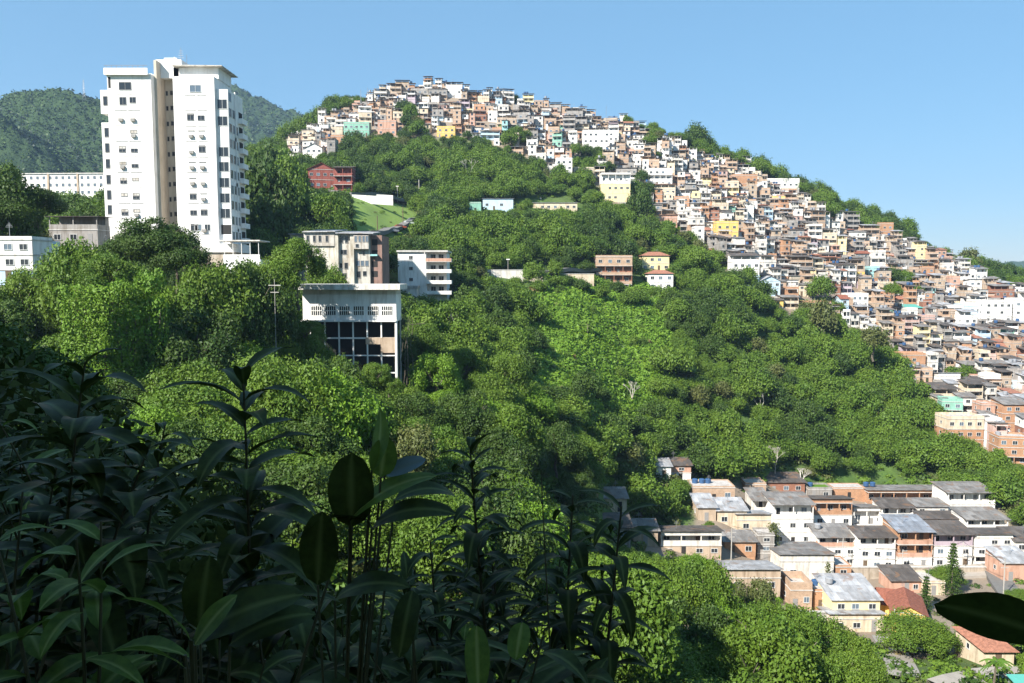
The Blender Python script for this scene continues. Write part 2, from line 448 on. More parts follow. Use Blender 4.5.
# ------------------------------------------------------------------ the general house
def house(name, label, cat, group, base, yaw, w, dp, st, hs, wall, roof='slab', ver=(), rm=None, tanks=0, seed=0, fd=5., walls=None,
          sub=True, pitch=.16, par=.7, tm='tank', parap=None, wn=None, ledge=True, foot=True, gm='glass'):
    r = random.Random(seed * 7919 + 13)
    root = thing(name, base, yaw, label, cat, group)
    H = st * hs; wl = walls or [wall] * st
    b = MB(); bals = []; lw = MB(); ter = MB()
    b.box(-w/2 + .02, w/2 - .02, .02, dp - .02, -fd, 0, 'concrete' if r.random() < .5 else wl[0])
    for k in range(st):
        z0, z1 = k * hs, (k + 1) * hs
        if k in ver:
            b.box(-w/2 + .004 * k, w/2 - .004 * k, 1.4, dp, z0, z1, wl[k])
            bal = MB(); bals.append(bal)
            bal.box(-w/2, w/2, 0, .12, z0 + .08, z0 + .95, parap or wl[k])
            bal.box(-w/2, -w/2 + .12, .12, 1.398, z0 + .08, z0 + .95, parap or wl[k]).box(w/2 - .12, w/2, .12, 1.398, z0 + .08, z0 + .95, parap or wl[k])
            n = max(1, int(w / 3))
            for i in range(n + 1):
                x = -w/2 + .1 + (w - .2) * i / n
                bal.box(x - .09, x + .09, .01, .2, z0 + .952, z1 - .08, wl[k])
        else:
            b.box(-w/2 + .004 * k, w/2 - .004 * k, .004 * k, dp - .004 * k, z0, z1, wl[k])
        if ledge: lw.box(-w/2 - .1, w/2 + .1, -.1, dp + .02, z1 - .08, z1 + .07, 'slab')
    # roof
    rf = MB(); ze = H + .07
    if roof == 'slab':
        b.box(-w/2, w/2, 0, .12, ze, ze + par, wl[-1]).box(-w/2, w/2, dp - .12, dp, ze, ze + par, wl[-1])
        b.box(-w/2, -w/2 + .12, .122, dp - .122, ze, ze + par, wl[-1]).box(w/2 - .12, w/2, .122, dp - .122, ze, ze + par, wl[-1])
        rf.box(-w/2 + .13, w/2 - .13, .13, dp - .13, ze, ze + .05, rm or 'rooftop')
    elif roof == 'sheet':       # falls to the front
        ri = dp * pitch; o = .45
        s = 1 if r.random() < .8 else -1
        zf, zb = (ze + .02, ze + ri) if s > 0 else (ze + ri, ze + .02)
        b.prism([(-w/2 + .01, .01, ze), (-w/2 + .01, dp - .01, ze), (-w/2 + .01, dp - .01, zb - .01), (-w/2 + .01, .01, zf - .01)], (w - .02, 0, 0), wl[-1])
        g = (zb - zf) / dp
        rf.hexa([(-w/2 - o, -o, zf - g * o), (w/2 + o, -o, zf - g * o), (w/2 + o, dp + o, zb + g * o), (-w/2 - o, dp + o, zb + g * o),
                 (-w/2 - o, -o, zf - g * o + .09), (w/2 + o, -o, zf - g * o + .09), (w/2 + o, dp + o, zb + g * o + .09), (-w/2 - o, dp + o, zb + g * o + .09)], rm or 'gsheet')
    elif roof == 'terrace':     # open top floor under a sheet
        hh = 2.3
        ter.box(-w/2, w/2, 0, .12, ze, ze + .9, parap or wl[-1]).box(-w/2, -w/2 + .12, .122, dp, ze, ze + .9, parap or wl[-1]).box(w/2 - .12, w/2, .122, dp, ze, ze + .9, parap or wl[-1])
        b.box(-w/2 + .13, w/2 - .13, dp * .7, dp, ze, ze + hh + .1, wl[-1])
        n = max(1, int(w / 3.0))
        for i in range(n + 1):
            x = -w/2 + .12 + (w - .24) * i / n
            ter.box(x - .08, x + .08, .02, .18, ze + .902, ze + hh, wl[-1])
        o = .5; zf, zb = ze + hh, ze + hh + dp * pitch; g = pitch
        rf.hexa([(-w/2 - o, -o, zf - g * o), (w/2 + o, -o, zf - g * o), (w/2 + o, dp + o, zb + g * o), (-w/2 - o, dp + o, zb + g * o),
                 (-w/2 - o, -o, zf - g * o + .09), (w/2 + o, -o, zf - g * o + .09), (w/2 + o, dp + o, zb + g * o + .09), (-w/2 - o, dp + o, zb + g * o + .09)], rm or 'gsheet')
    elif roof in ('gable', 'gablef'):
        o = .45; rr = (dp if roof == 'gable' else w) * .24; t = .1
        if roof == 'gable':
            b.prism([(-w/2 + .01, .01, ze), (-w/2 + .01, dp - .01, ze), (-w/2 + .01, dp/2, ze + rr - .03)], (w - .02, 0, 0), wl[-1])
            g = rr / (dp / 2)
            for y0, y1, z0, z1 in ((-o, dp/2, ze - g * o, ze + rr), (dp + o, dp/2, ze - g * o, ze + rr)):
                q = [(-w/2 - o, y0, z0), (w/2 + o, y0, z0), (w/2 + o, y1, z1), (-w/2 - o, y1, z1)]
                if y0 > y1: q = [q[3], q[2], q[1], q[0]]
                rf.hexa(q + [(a, c, e + t) for a, c, e in q], rm or 'clay')
        else:
            b.prism([(-w/2 + .01, .01, ze), (w/2 - .01, .01, ze), (0, .01, ze + rr - .03)], (0, dp - .02, 0), wl[-1])
            g = rr / (w / 2)
            for sx in (-1, 1):
                q = [(sx * (w/2 + o), -o, ze - g * o), (0, -o, ze + rr), (0, dp + o, ze + rr), (sx * (w/2 + o), dp + o, ze - g * o)]
                if sx > 0: q = [q[1], q[0], q[3], q[2]]
                rf.hexa(q + [(a, c, e + t) for a, c, e in q], rm or 'clay')
    elif roof == 'hip':
        o = .5; rr = dp * .22; q = [(-w/2 - o, -o, ze), (w/2 + o, -o, ze), (w/2 + o, dp + o, ze), (-w/2 - o, dp + o, ze)]
        i = min(w, dp) * .42
        rf.hexa(q + [(-w/2 + i, dp/2 - .1, ze + rr), (w/2 - i, dp/2 - .1, ze + rr), (w/2 - i, dp/2 + .1, ze + rr), (-w/2 + i, dp/2 + .1, ze + rr)], rm or 'clay')
    b.build('wall', root); rf.build('roof', root)
    if lw.v: lw.build('floor_slab', root)
    for bal in bals: bal.build('veranda' , root)
    if ter.v: ter.build('terrace_railing', root)
    for k in range(st):
        n = wn if wn else max(1, int(w / 2.5)); zc = k * hs + hs * .52
        yy = 1.4 if k in ver else .004 * k
        dx = r.randrange(n) if k in ver or k == 0 else -1
        ws = min(1.3, w / n * .55)
        for i in range(n):
            x = -w/2 + w * (i + .5) / n + r.uniform(-.15, .15)
            if i == dx: door(root, x, yy, k * hs + .06, .85, 2.0, r.choice(['wood', 'dark', 'dframe']))
            elif r.random() < .92: window(root, x, yy, zc, round(ws, 1), round(min(1.1, hs * .42), 1), gm if r.random() < .8 else 'glassb', 0, sub)
        sx = 1 if base[0] + 0 < 0 else -1
        if k not in ver and r.random() < .8: window(root, sx * (w/2 - .004 * k), dp * r.uniform(.35, .6), zc, .8, .9, gm, sx * math.pi/2, sub)
    for i in range(tanks):
        zt = ze + (.05 if roof == 'slab' else dp * pitch * .75 + .15 if roof == 'sheet' else 2.3 + dp * pitch * .6 + .2)
        tank(root, -w/2 + 1.1 + i * 1.5 + r.uniform(0, .3), dp * .6, zt, tm)
    if r.random() < .4:
        zt = ze + (2.3 if roof == 'terrace' else 0) + dp * pitch * .5; xa = r.uniform(-w * .35, w * .35); q = r.randrange(3)
        if ('aer', q) not in _tk:
            a_ = MB(); a_.tube((0, 0, 0), (0, 0, 1.6 + q * .5), .035, .03, 'metal', 4)
            for k in range(3): a_.box(-.5 + .1 * k, .5 - .1 * k, -.02, .02, 1.0 + q * .4 + .2 * k, 1.04 + q * .4 + .2 * k, 'metal')
            _tk[('aer', q)] = a_.mesh('aerial')
        link('aerial', _tk[('aer', q)], root, (xa, dp * .5, zt))
    if foot: FOOT.append((base[0], base[1] + dp/2, max(w, dp) * .62))
    return root

def hpx(name, label, cat, x0, x1, yt, yb, dp, st, wall, roof='sheet', d=None, group=None, yaw=0, keep=True, seed=None, **kw):
    """a house given by its facade in the picture: it stands where that bearing meets the hillside"""
    xc = (x0 + x1) / 2
    p = hit(xc, yb) if d is None else at(xc, yb, d)
    w = (x1 - x0) / F * p.y; hh = (yb - yt) / F * p.y
    o = house(name, label, cat, group, tuple(p), yaw, w, dp, st, hh / st, wall, roof, seed=seed if seed is not None else int(xc * 3 + yb), **kw)
    if keep: KEEP.append((x0 - 1, yt - 6, x1 + 1, yb - 2, p.y - .5))
    LAND.append((xc, (yt + yb) / 2, label))
    return o

# ------------------------------------------------------------------ vegetation
def unit(a): return a / np.maximum(np.linalg.norm(a, axis=1, keepdims=True), 1e-9)
def leaf_quads(P, Nn, ln, wd, g):
    """rhombic leaves at P facing Nn"""
    n = len(P)
    r = unit(g.normal(size=(n, 3))); t = unit(np.cross(Nn, r)); s = np.cross(Nn, t)
    ln = (ln * g.uniform(.6, 1.25, n))[:, None]; wd = (wd * g.uniform(.6, 1.2, n))[:, None]
    V = np.stack([P - t * ln, P - s * wd - Nn * ln * .15, P + t * ln, P + s * wd - Nn * ln * .15], 1).reshape(-1, 3)
    return V
def crown_pts(g, R, H, nl, n, shape='dome', lobe=.42, tight=.0):
    """leaf positions and outward directions over a crown made of nl uneven clumps; z from 0 to H"""
    cs = []
    for i in range(nl):
        if shape == 'dome':
            v = g.normal(size=3); v[2] = abs(v[2]) * 1.1 - .12; v /= np.linalg.norm(v)
            q = g.uniform(.60, .84); c = np.array([v[0] * R * q, v[1] * R * q, H * (.24 + .56 * v[2] * q / .75)])
            r = R * lobe * g.uniform(.6, 1.2)
        elif shape == 'column':
            th = g.uniform(0, 2 * np.pi); z = g.uniform(.08, .92)
            c = np.array([np.cos(th) * R * .4, np.sin(th) * R * .4, H * z]); r = R * .62 * g.uniform(.7, 1.15) * (1.15 - .5 * z)
        else:  # umbrella
            th = g.uniform(0, 2 * np.pi); u = math.sqrt(g.uniform(0, 1))
            c = np.array([np.cos(th) * u * R * .78, np.sin(th) * u * R * .78, H * (.62 - .3 * u * u) + g.uniform(-.1, .1) * H]); r = R * .20 * g.uniform(.6, 1.25)
        cs.append((c, r))
    w = np.array([r * r for _, r in cs]); w = w / w.sum()
    P = []; Dn = []; lob = []
    for i, (c, r) in enumerate(cs):
        k = max(8, int(n * w[i]))
        d = unit(g.normal(size=(k, 3)) + np.array([0, 0, .35]))
        rad = r * (1 - g.random(k) ** 2 * .45) * np.array([1])
        wob = 1 + .18 * np.sin(d[:, 0] * 7 + i) * np.cos(d[:, 1] * 6 + 2 * i)
        p = c + d * (rad * wob)[:, None] * np.array([1, 1, .8])
        P.append(p); Dn.append(d); lob.append(np.full(k, g.random()))
    P = np.concatenate(P); Dn = np.concatenate(Dn); lob = np.concatenate(lob)
    keep = np.ones(len(P), bool)
    for c, r in cs:
        keep &= np.linalg.norm((P - c) / np.array([1, 1, .8]), axis=1) > r * .52
    return P[keep], Dn[keep], lob[keep]
def crown_arrays(seed, R, H, nl, n, leaf, shape='dome', lobe=.42, rag=.12):
    g = np.random.default_rng(seed)
    P, Dn, lob = crown_pts(g, R, H, nl, n, shape, lobe)
    P = P + Dn * (g.random(len(P)) ** 3 * rag * R)[:, None]
    Nn = unit(Dn * .75 + g.normal(size=P.shape) * .55 + np.array([0, 0, .25]))
    V = leaf_quads(P, Nn, leaf, leaf * .55, g)
    var = np.clip(lob * .75 + g.random(len(P)) * .4, 0, 1)
    return V, var
def crown_mesh(name, seed, R, H, nl, n, leaf, mat, shape='dome', lobe=.42, rag=.12):
    V, var = crown_arrays(seed, R, H, nl, n, leaf, shape, lobe, rag)
    Fc = np.arange(len(V)).reshape(-1, 4)
    return npmesh(name, V, Fc, [mat], attrs={'leafvar': ('FACE', var)})
def trunk_mesh(seed, h, top, R, r0=.28, nb=6):
    g = random.Random(seed); b = MB()
    p = Vector((0, 0, -1.5)); r = r0
    pts = [p]
    for i in range(4):
        q = Vector((g.uniform(-.25, .25), g.uniform(-.25, .25), -1.5 + (h + 1.5) * (i + 1) / 4)); b.tube(p, q, r, r * .86, 'bark', 7); r *= .86; p = q
    for i in range(nb):
        a = 2 * math.pi * (i + g.random() * .6) / nb; e = g.uniform(.45, .8)
        m_ = p + Vector((math.cos(a) * R * .3, math.sin(a) * R * .3, (top - h) * .3)); q = p + Vector((math.cos(a) * R * e, math.sin(a) * R * e, (top - h) * g.uniform(.4, .7)))
        b.tube(p - Vector((0, 0, .1)), m_, r * .7, r * .45, 'bark', 5); b.tube(m_, q, r * .45, r * .15, 'bark', 5)
        q2 = m_ + Vector((math.cos(a + .8) * R * .35, math.sin(a + .8) * R * .35, (top - h) * .3)); b.tube(m_, q2, r * .35, r * .1, 'bark', 4)
    b.tube(p, p + Vector((g.uniform(-.3, .3), g.uniform(-.3, .3), (top - h) * .75)), r * .8, r * .2, 'bark', 5)
    return b.mesh('trunk')

# prototypes: name -> (list of variants (crown mesh, trunk mesh, crown base z, R, H), words)
PROTO = {}; FAR = {}
def proto(kind, mat, R, H, cb, nl, n, leaf, shape='dome', nv=2, lobe=.42):
    vs = []
    for k in range(nv):
        sd = hash_(kind) + k * 17
        vs.append((crown_mesh('crown', sd, R, H, nl, n, leaf, mat, shape, lobe), trunk_mesh(sd, cb + H * .15, cb + H, R), cb, R, H))
    PROTO[kind] = vs
    vs = []
    for k in range(nv + 1):
        sd = hash_(kind) + 900 + k * 17
        vs.append((crown_mesh('crown', sd, R, H, nl, int(n * .23), leaf * 2.2, mat, shape, lobe, .30), trunk_mesh(sd, cb + H * .15, cb + H, R), cb, R, H))
    FAR[kind] = vs
def hash_(s): return sum(ord(c) * (i + 3) for i, c in enumerate(s))
proto('broad_mid', 'l_mid', 4.6, 4.6, 2.4, 34, 18000, .145, nv=3, lobe=.26)
proto('broad_dark', 'l_dark', 4.4, 4.8, 2.4, 34, 18000, .145, lobe=.26)
proto('broad_light', 'l_light', 4.2, 4.4, 2.2, 32, 17000, .145, lobe=.26)
proto('round_mid', 'l_mid', 3.4, 4.8, 1.6, 22, 12000, .145, lobe=.31)
proto('round_olive', 'l_olive', 3.4, 4.4, 1.8, 22, 12000, .14, lobe=.30)
proto('flat_mid', 'l_mid', 5.6, 3.6, 3.8, 44, 18000, .140, 'umbrella')
proto('flat_light', 'l_light', 5.2, 3.4, 3.4, 42, 17000, .140, 'umbrella', 1)
proto('tall_dark', 'l_dark', 2.6, 8.0, 1.2, 30, 15000, .15, 'column', 1)
proto('ivy_column', 'l_ivy', 1.7, 9.0, .2, 30, 13000, .12, 'column', 1)

TREE_GROUP = {}
def place_tree(kind, x, y, z, s, sz=None, rz=None, name='tree', label=None, cat='tree', group='trees on the hillside', v=None):
    vs = (FAR if y > 150 else PROTO)[kind]; cm, tm, cb, R, H = vs[R0.randrange(len(vs)) if v is None else v]
    t = thing(name, (x, y, z), R0.uniform(0, 6.28) if rz is None else rz, label, cat, group)
    sz = sz or s
    c = link('crown', cm, t, (0, 0, cb * sz)); c.scale = (s, s, sz)
    k = link('trunk', tm, t, (0, 0, 0)); k.scale = (s, s, sz)
    return t

# ================================================================== THE SETTING
def terrain():
    def axis(lo, hi, fine, k):
        out = [0.0]; v = 0.0
        while v < hi: v += max(fine, abs(v) * k); out.append(v)
        neg = []; v = 0.0
        while v > lo: v -= max(fine, abs(v) * k); neg.append(v)
        return np.array(sorted(neg) + out)
    xs = axis(-900, 1000, .6, .014)
    ys = axis(-60, 1100, .6, .009)
    X, Y = np.meshgrid(xs, ys)
    Z = hgt(X, Y)
    V = np.stack([X, Y, Z], -1).reshape(-1, 3)
    nx, ny = len(xs), len(ys)
    i, j = np.meshgrid(np.arange(nx - 1), np.arange(ny - 1))
    a = (j * nx + i).ravel()
    Fc = np.stack([a, a + 1, a + nx + 1, a + nx], 1)
    pxx, pyy = proj(V[:, 0], np.maximum(V[:, 1], 2), V[:, 2])
    def soft(poly):
        acc = np.zeros(len(V))
        for dx, dy in ((0, 0), (4, 0), (-4, 0), (0, 3), (0, -3)): acc += inpoly(pxx + dx, pyy + dy, poly)
        return acc / 5
    built = np.maximum(soft(FAVELA) * (V[:, 1] > 200), soft(VILLAGE) * (V[:, 1] > 110) * (V[:, 1] < 215))
    gr = soft(GRASS) * (V[:, 1] > 180) * (V[:, 1] < 380)
    me = npmesh('terrain', V, Fc, ['ground'], attrs={'built': ('POINT', built), 'grassy': ('POINT', gr)}, smooth=True)
    tag(link('terrain', me), kind='structure')
terrain()
g_ = MB().poly([(-1880, -180, -66), (2580, -180, -66), (2580, 3680, -66), (-1880, 3680, -66)], 'far').build('ground')
tag(g_, kind='structure')

def mountain(name, ridge, d, depth, base, cell, res, seed, amp, leaf=0, lsz=1.2, wl=''):
    """forested ridge: crest given by bearings in the picture, a slope towards the viewer, crown-sized bumps"""
    rp = np.array([p[0] for p in ridge], float); rz = np.array([at(p[0], p[1], d).z for p in ridge])
    rx = np.array([at(p[0], p[1], d).x for p in ridge])
    xs = np.arange(rx[0], rx[-1], res); ts = np.arange(0, 1.5, res / depth)
    X, T = np.meshgrid(xs, ts)
    top = np.interp(X, rx, rz)
    Y = d - depth + T * depth
    Tc = np.minimum(T, 1)
    prof = np.where(T <= 1, (Tc * .75 + .25 * Tc ** 2), 1 - (T - 1) * 1.3)
    fold = vnoise(X, Y, 120, seed) * 42 * np.sin(np.pi * Tc) + vnoise(X, Y, 45, seed + 1) * 18 * np.sin(np.pi * Tc)
    Z = base + (top - base) * prof + fold
    ci = np.floor(X / cell); cj = np.floor(Y / cell); best = np.full(X.shape, 9.)
    hh = np.zeros(X.shape)
    for a in (-1, 0, 1):
        for b in (-1, 0, 1):
            ii = (ci + a).astype(int); jj = (cj + b).astype(int)
            ox = _tab[ii % 256, jj % 256]; oy = _tab[(ii + 97) % 256, (jj + 31) % 256]; sz = .6 + .7 * _tab[(ii + 11) % 256, (jj + 201) % 256]
            dd = np.hypot(X - (ii + ox) * cell, Y - (jj + oy) * cell) / (cell * .75 * sz)
            hh = np.maximum(hh, np.sqrt(np.clip(1 - dd * dd, 0, 1)) * sz)
    Z = Z + hh * amp + vnoise(X, Y, cell * .22, 5) * amp * .25
    V = np.stack([X, Y, Z], -1).reshape(-1, 3); nx = X.shape[1]; ny = X.shape[0]
    i, j = np.meshgrid(np.arange(nx - 1), np.arange(ny - 1)); a = (j * nx + i).ravel()
    me = npmesh(name, V, np.stack([a, a + 1, a + nx + 1, a + nx], 1), ['far'], smooth=False)
    tag(link(name, me), kind='structure')
    if leaf:
        g = np.random.default_rng(seed); k = g.integers(0, len(V), leaf); k = k[T.ravel()[k] < 1.03]
        P = V[k] + g.normal(size=(len(k), 3)) * res * .45 + [0, 0, res * .1]
        VL = leaf_quads(P, unit(g.normal(size=P.shape) + [0, -.4, .7]), lsz, lsz * .7, g)
        gp = vnoise(P[:, 0], P[:, 1], cell * .9, 6) * .5 + .5
        mi = (g.random(len(P)) < .35 + .5 * (vnoise(P[:, 0], P[:, 1], cell * 2, 7) > 0)).astype(int)
        o = link('mountain_woodland', npmesh('mountain_woodland', VL, np.arange(len(VL)).reshape(-1, 4), ['l_dark', 'l_far'], mi, {'leafvar': ('FACE', g.random(len(P)) * .4), 'plant': ('FACE', gp)}))
        tag(o, wl, 'woodland', kind='stuff')
mountain('mountain', [(-260,150),(-120,118),(0,103),(25,96),(60,94),(85,98),(110,106),(150,125),(200,170),(240,230)], 900, 330, 0, 9, 2.4, 3, 6, 90000, 1.5, 'forest covering the near left mountain')
mountain('mountain', [(60,190),(120,130),(180,88),(222,84),(245,94),(272,107),(300,117),(330,136),(380,180),(450,250)], 1500, 600, 20, 12, 4.0, 9, 8, 70000, 2.4, 'forest covering the far mountain right of the tower')
mountain('hill', [(850,300),(940,276),(980,268),(1010,264),(1035,262),(1080,268),(1200,275),(1400,270)], 2600, 900, -60, 20, 12, 14, 8)

# ------------------------------------------------------------------ roads and paths laid over the ground
def strip(name, pts, w, m, lift=.35, kerb=False, d=None, flat=True):
    P = []
    for i, q in enumerate(pts):
        p = hit(q[0], q[1]) if len(q) == 2 else at(q[0], q[1], q[2]); P.append(p)
    b = MB()
    Q = []
    for i in range(len(P) - 1):
        n = max(1, int((P[i + 1] - P[i]).length / 2.5))
        for k in range(n): Q.append(P[i].lerp(P[i + 1], k / n))
    Q.append(P[-1])
    k0 = None
    for i, p in enumerate(Q):
        t = (Q[min(i + 1, len(Q) - 1)] - Q[max(i - 1, 0)]); t.z = 0; t.normalize(); s = Vector((t.y, -t.x, 0)) * w / 2
        z = max(hf((p + s).x, (p + s).y), hf((p - s).x, (p - s).y), hf(p.x, p.y)) + lift
        k = len(b.v)
        b.v += [(p.x - s.x, p.y - s.y, z), (p.x + s.x, p.y + s.y, z), (p.x - s.x, p.y - s.y, z - 1.2), (p.x + s.x, p.y + s.y, z - 1.2)]
        if k0 is not None:
            for q in ((0, 1, 5, 4), (1, 3, 7, 5), (2, 0, 4, 6)): b.f.append(tuple(k0 + a for a in q)); b.m.append(b.mi(m))
        k0 = k
    o = b.build(name); tag(o, kind='structure'); return Q
strip('road', [(330,236),(352,238),(384,234),(404,226),(416,220),(440,214)], 3, 'road', .2)
strip('road', [(330,192),(352,195),(380,198),(400,203),(425,205)], 5, 'road')
strip('road', [(470,277),(490,274),(545,275),(598,272)], 4, 'road', .2)
strip('road', [(1100,680),(1050,642),(1020,612),(1000,582),(992,566)], 4.2, 'road', .3)
strip('path', [(905,683),(897,660),(885,640)], 4, 'path', .3)
strip('path', [(940,690),(985,679),(1040,676)], 3.5, 'path', .15)
strip('path', [(815,580),(860,574),(930,574),(990,572)], 6, 'path', .5)

# ================================================================== BUILDINGS
def rect_box(mb, px0, px1, py0, py1, y0, y1, ref, m, o=Vector((0,0,0))):
    """box whose front face, at depth y0, fills a photo rectangle; ref = bearing row used for x"""
    a = at(px0, ref, y0); c = at(px1, ref, y0); zt = at((px0+px1)/2, py0, y0).z; zb = at((px0+px1)/2, py1, y0).z
    mb.box(a.x - o.x, c.x - o.x, y0 - o.y, y1 - o.y, zb - o.z, zt - o.z, m)

def tower():
    d = 155; ref = 165; zb = at(165, 258, d).z
    o = Vector((at(165, ref, d).x, d, zb))
    X = lambda p: at(p, ref, d).x - o.x
    Z = lambda p: at(165, p, d).z - o.z
    T = thing('tower_block', o, 0, 'tall white apartment tower with a brown recess down its front', 'apartment tower')
    x0, x1, x2, x3, x4, x5 = X(99), X(110.5), X(154), X(175), X(216), X(228)
    w = MB()
    w.box(x1, x2, 0, 15, -9, Z(74), 'tower')                                   # left wing
    w.box(x3, x4, .3, 9.6, -9, Z(76), 'tower')                                # right wing
    w.box(x4 + .002, x5, 1.0, 9.4, -9, Z(88), 'tower')                          # corner column
    w.box(x0, x1 - .002, 1.6, 12, -9, Z(121), 'tower')                         # left bay
    w.box(x0, x1 - .002, 1.6, 9, Z(112), Z(88), 'tower')
    w.box(X(152), X(178), 3.2, 13, Z(74), Z(55), 'tower')                      # head over the recess
    w.box(X(158), X(171), 4.4, 11, Z(55) , Z(51.5), 'tower')
    w.box(x1 + 3, x2 - 2, 5, 14, Z(74), Z(67), 'tower')
    w.box(x3 + .5, x4 + .2, 2.2, 9.2, Z(76), Z(64.6), 'tower')                # penthouse
    w.build('wall', T)
    MB().box(x2 + .003, x3 - .003, 5.0, 14, -9, Z(60), 'ochre').build('recess_wall', T)
    sh = MB().box(x2 + .003, x2 + .5, 1.4, 4.99, -9, Z(58), 'ochre'); sh.box(x3 - 1.0, x3 - .003, 3.2, 4.98, -9, Z(63), 'ochre'); sh.build('recess_pier', T)
    rf = MB()
    rf.hexa([(x3 - .4, 1.0, Z(64.2)), (x5 - 1.0, 1.0, Z(64.8)), (x5 - 1.0, 10, Z(64.8)), (x3 - .4, 10, Z(64.2)),
             (x3 - .4, 1.0, Z(63.2)), (x5 - 1.0, 1.0, Z(63.8)), (x5 - 1.0, 10, Z(63.8)), (x3 - .4, 10, Z(63.2))], 'aged')
    rf.build('penthouse_roof', T)
    tr = MB(); tr.box(x1 - .25, x2 - .3, -.7, 5, Z(75.5), Z(74) + .02, 'tower'); tr.box(x1 - .25, x2 - .3, -.7, -.55, Z(74) + .021, Z(68.8), 'tower'); tr.box(x1 - .25, x1 - .1, -.54, 5, Z(74) + .021, Z(68.8), 'tower')
    tr.build('roof_terrace', T)
    rl = MB()
    for k in range(8): rl.box(x1 + .2 + k, x1 + .26 + k, -.64, -.58, Z(68.8), Z(66.4), 'rail')
    rl.box(x1 - .2, x2 - .3, -.65, -.57, Z(66.4), Z(66), 'rail'); rl.build('railing', T)
    op = MB(); op.box(x1 + .2, X(114), -.02, .2, Z(88), Z(77), 'dark'); op.build('corner_shade_panel', T)  # solid near-black panel painting the shade of the open corner
    co = []
    for pz in (90.5, 106, 121.5, 137, 152.5, 168, 183.5, 199, 214.5, 230):     # thin mouldings over each floor's window pairs
        co.append((X(117), X(129), -.07, .01, Z(pz + 4.4), Z(pz + 4.0))); co.append((X(130), X(142), -.07, .01, Z(pz + 4.4), Z(pz + 4.0)))
        co.append((X(186), X(197), .23, .31, Z(pz + 4.4), Z(pz + 4.0))); co.append((X(198.5), X(208), .23, .31, Z(pz + 4.4), Z(pz + 4.0)))
    for q in co: MB().box(*q, 'dframe').build('moulding', T)
    def win(pa, pb, pt, pbm, y, st='glassb', fr='frame'):
        return window(T, (X(pa) + X(pb)) / 2, y, (Z(pt) + Z(pbm)) / 2, X(pb) - X(pa), Z(pt) - Z(pbm), st, 0, True, fr)
    for py in (99, 131, 146.5, 162.5, 178.5, 194, 209): win(101.6, 110.2, py - 4.8, py + 4.8, 1.6, 'glass', 'dframe')
    win(122, 134.5, 82, 90, 0, 'glass', 'dframe'); win(122, 129, 97, 105, 0, 'glass', 'dframe'); win(132, 138.5, 97, 103, 0, 'glass', 'dframe')
    win(191.5, 203, 84.5, 92, .3, 'glassb', 'frame')
    AC = MB().box(-.4, .4, -.45, .01, -.28, .28, 'aged').box(-.3, .3, -.47, -.452, -.2, .2, 'dframe').mesh('air_conditioner')
    rr = random.Random(5)
    for i, py in enumerate((118, 134, 150, 165.5, 181.5, 197, 213, 228.5)):
        for a, b in ((119.5, 126.5), (131.5, 138.5)):
            q = rr.random()
            if q < .40: win(a, b, py - 1.6, py + 2.4, 0, 'glass', 'dframe')
            elif q < .8: link('air_conditioner', AC, T, ((X(a) + X(b)) / 2, 0, Z(py + 2)))
        for a, b in ((119.5, 126.5), (131.5, 138.5), (188, 195), (198.5, 205.5)):
            if rr.random() < .75: win(a, b, py - 4.0, py - .6 if b < 150 else py - 3.2, 0 if b < 150 else .3, 'aged', 'dframe')
        for a, b in ((188, 195), (198.5, 205.5)):
            q = rr.random()
            if q < .5: win(a, b, py - 3 - (2 if q < .2 else 0), py + 2.2, .3, 'glass', 'dframe')
            else: link('air_conditioner', AC, T, ((X(a) + X(b)) / 2, .3, Z(py + 2)))
    win(192, 199, 224, 231, .3, 'glassb'); win(202, 208, 224, 231, .3, 'glass'); win(192, 197, 240, 245, .3, 'glass')
    for py in (87, 102.5, 118.5, 134, 150, 165.5, 181, 196.5, 212, 227.5):
        win(161.5, 168.5, py - 2.4, py + 2.4, 5.0, 'glass', 'dframe'); win(157.2, 159.6, py - 2, py + 3, 5.0, 'glass', 'dframe')
    for py in (103, 120, 151, 166, 182, 197.5, 213): win(217.2, 227.2, py - 5, py + 5, 1.0, 'glass')
    MB().box(X(217.5), X(227.6), .97, 1.3, Z(234), Z(224.5), 'dark').build('veranda_shade_panel', T)  # dark panel, the shade inside the veranda put into its colour
    sd = MB(); pb = MB()
    dep = 14.0
    for i in range(11):
        py = 95 + i * 15.6
        zc = Z(py); h = 3.0
        for q, (a, b) in enumerate(((1.0, 2.4), (2.9, 4.3), (4.8, 5.8))):
            if i * 1.0 >= q * .6: window(T, x5, (a + b) / 2 + .3, zc, b - a, 1.7, 'glass' if (i + q) % 3 else 'glassb', math.pi / 2, True)
        if i > 0:
            pb.box(x5 + .002, x5 + .9, 6.3, 9.3, zc - 1.25, zc - 1.1, 'tower'); pb.box(x5 + .78, x5 + .9, 6.3, 9.3, zc - 1.099, zc - .25, 'tower'); pb.box(x5 + .002, x5 + .779, 6.3, 6.42, zc - 1.099, zc - .25, 'tower')
            MB().box(x5 - .1, x5 + .012, 6.8, 9.0, zc - 1.0, zc + 1.1, 'dark').build('balcony_door', T)
        if i in (0, 3, 6, 9): sd.box(x5 + .002, x5 + .22, 4.45, 4.65, -9 if i == 9 else zc - 8, zc + 1.5, 'tower')
    pb.build('balcony', T); sd.build('pilaster', T)
    # aerials on the head
    mx = MB(); bx = X(172); zt = Z(57)
    mx.tube((bx, 6, zt), (bx, 6, zt + 3.4), .07, .04, 'metal', 5); mx.tube((bx + .9, 6.5, zt), (bx + .9, 6.5, zt + 2.2), .06, .04, 'metal', 5)
    for k in range(4): mx.box(bx - .6 + .08 * k, bx + .6 - .08 * k, 5.97, 6.03, zt + 1.4 + .45 * k, zt + 1.46 + .45 * k, 'metal')
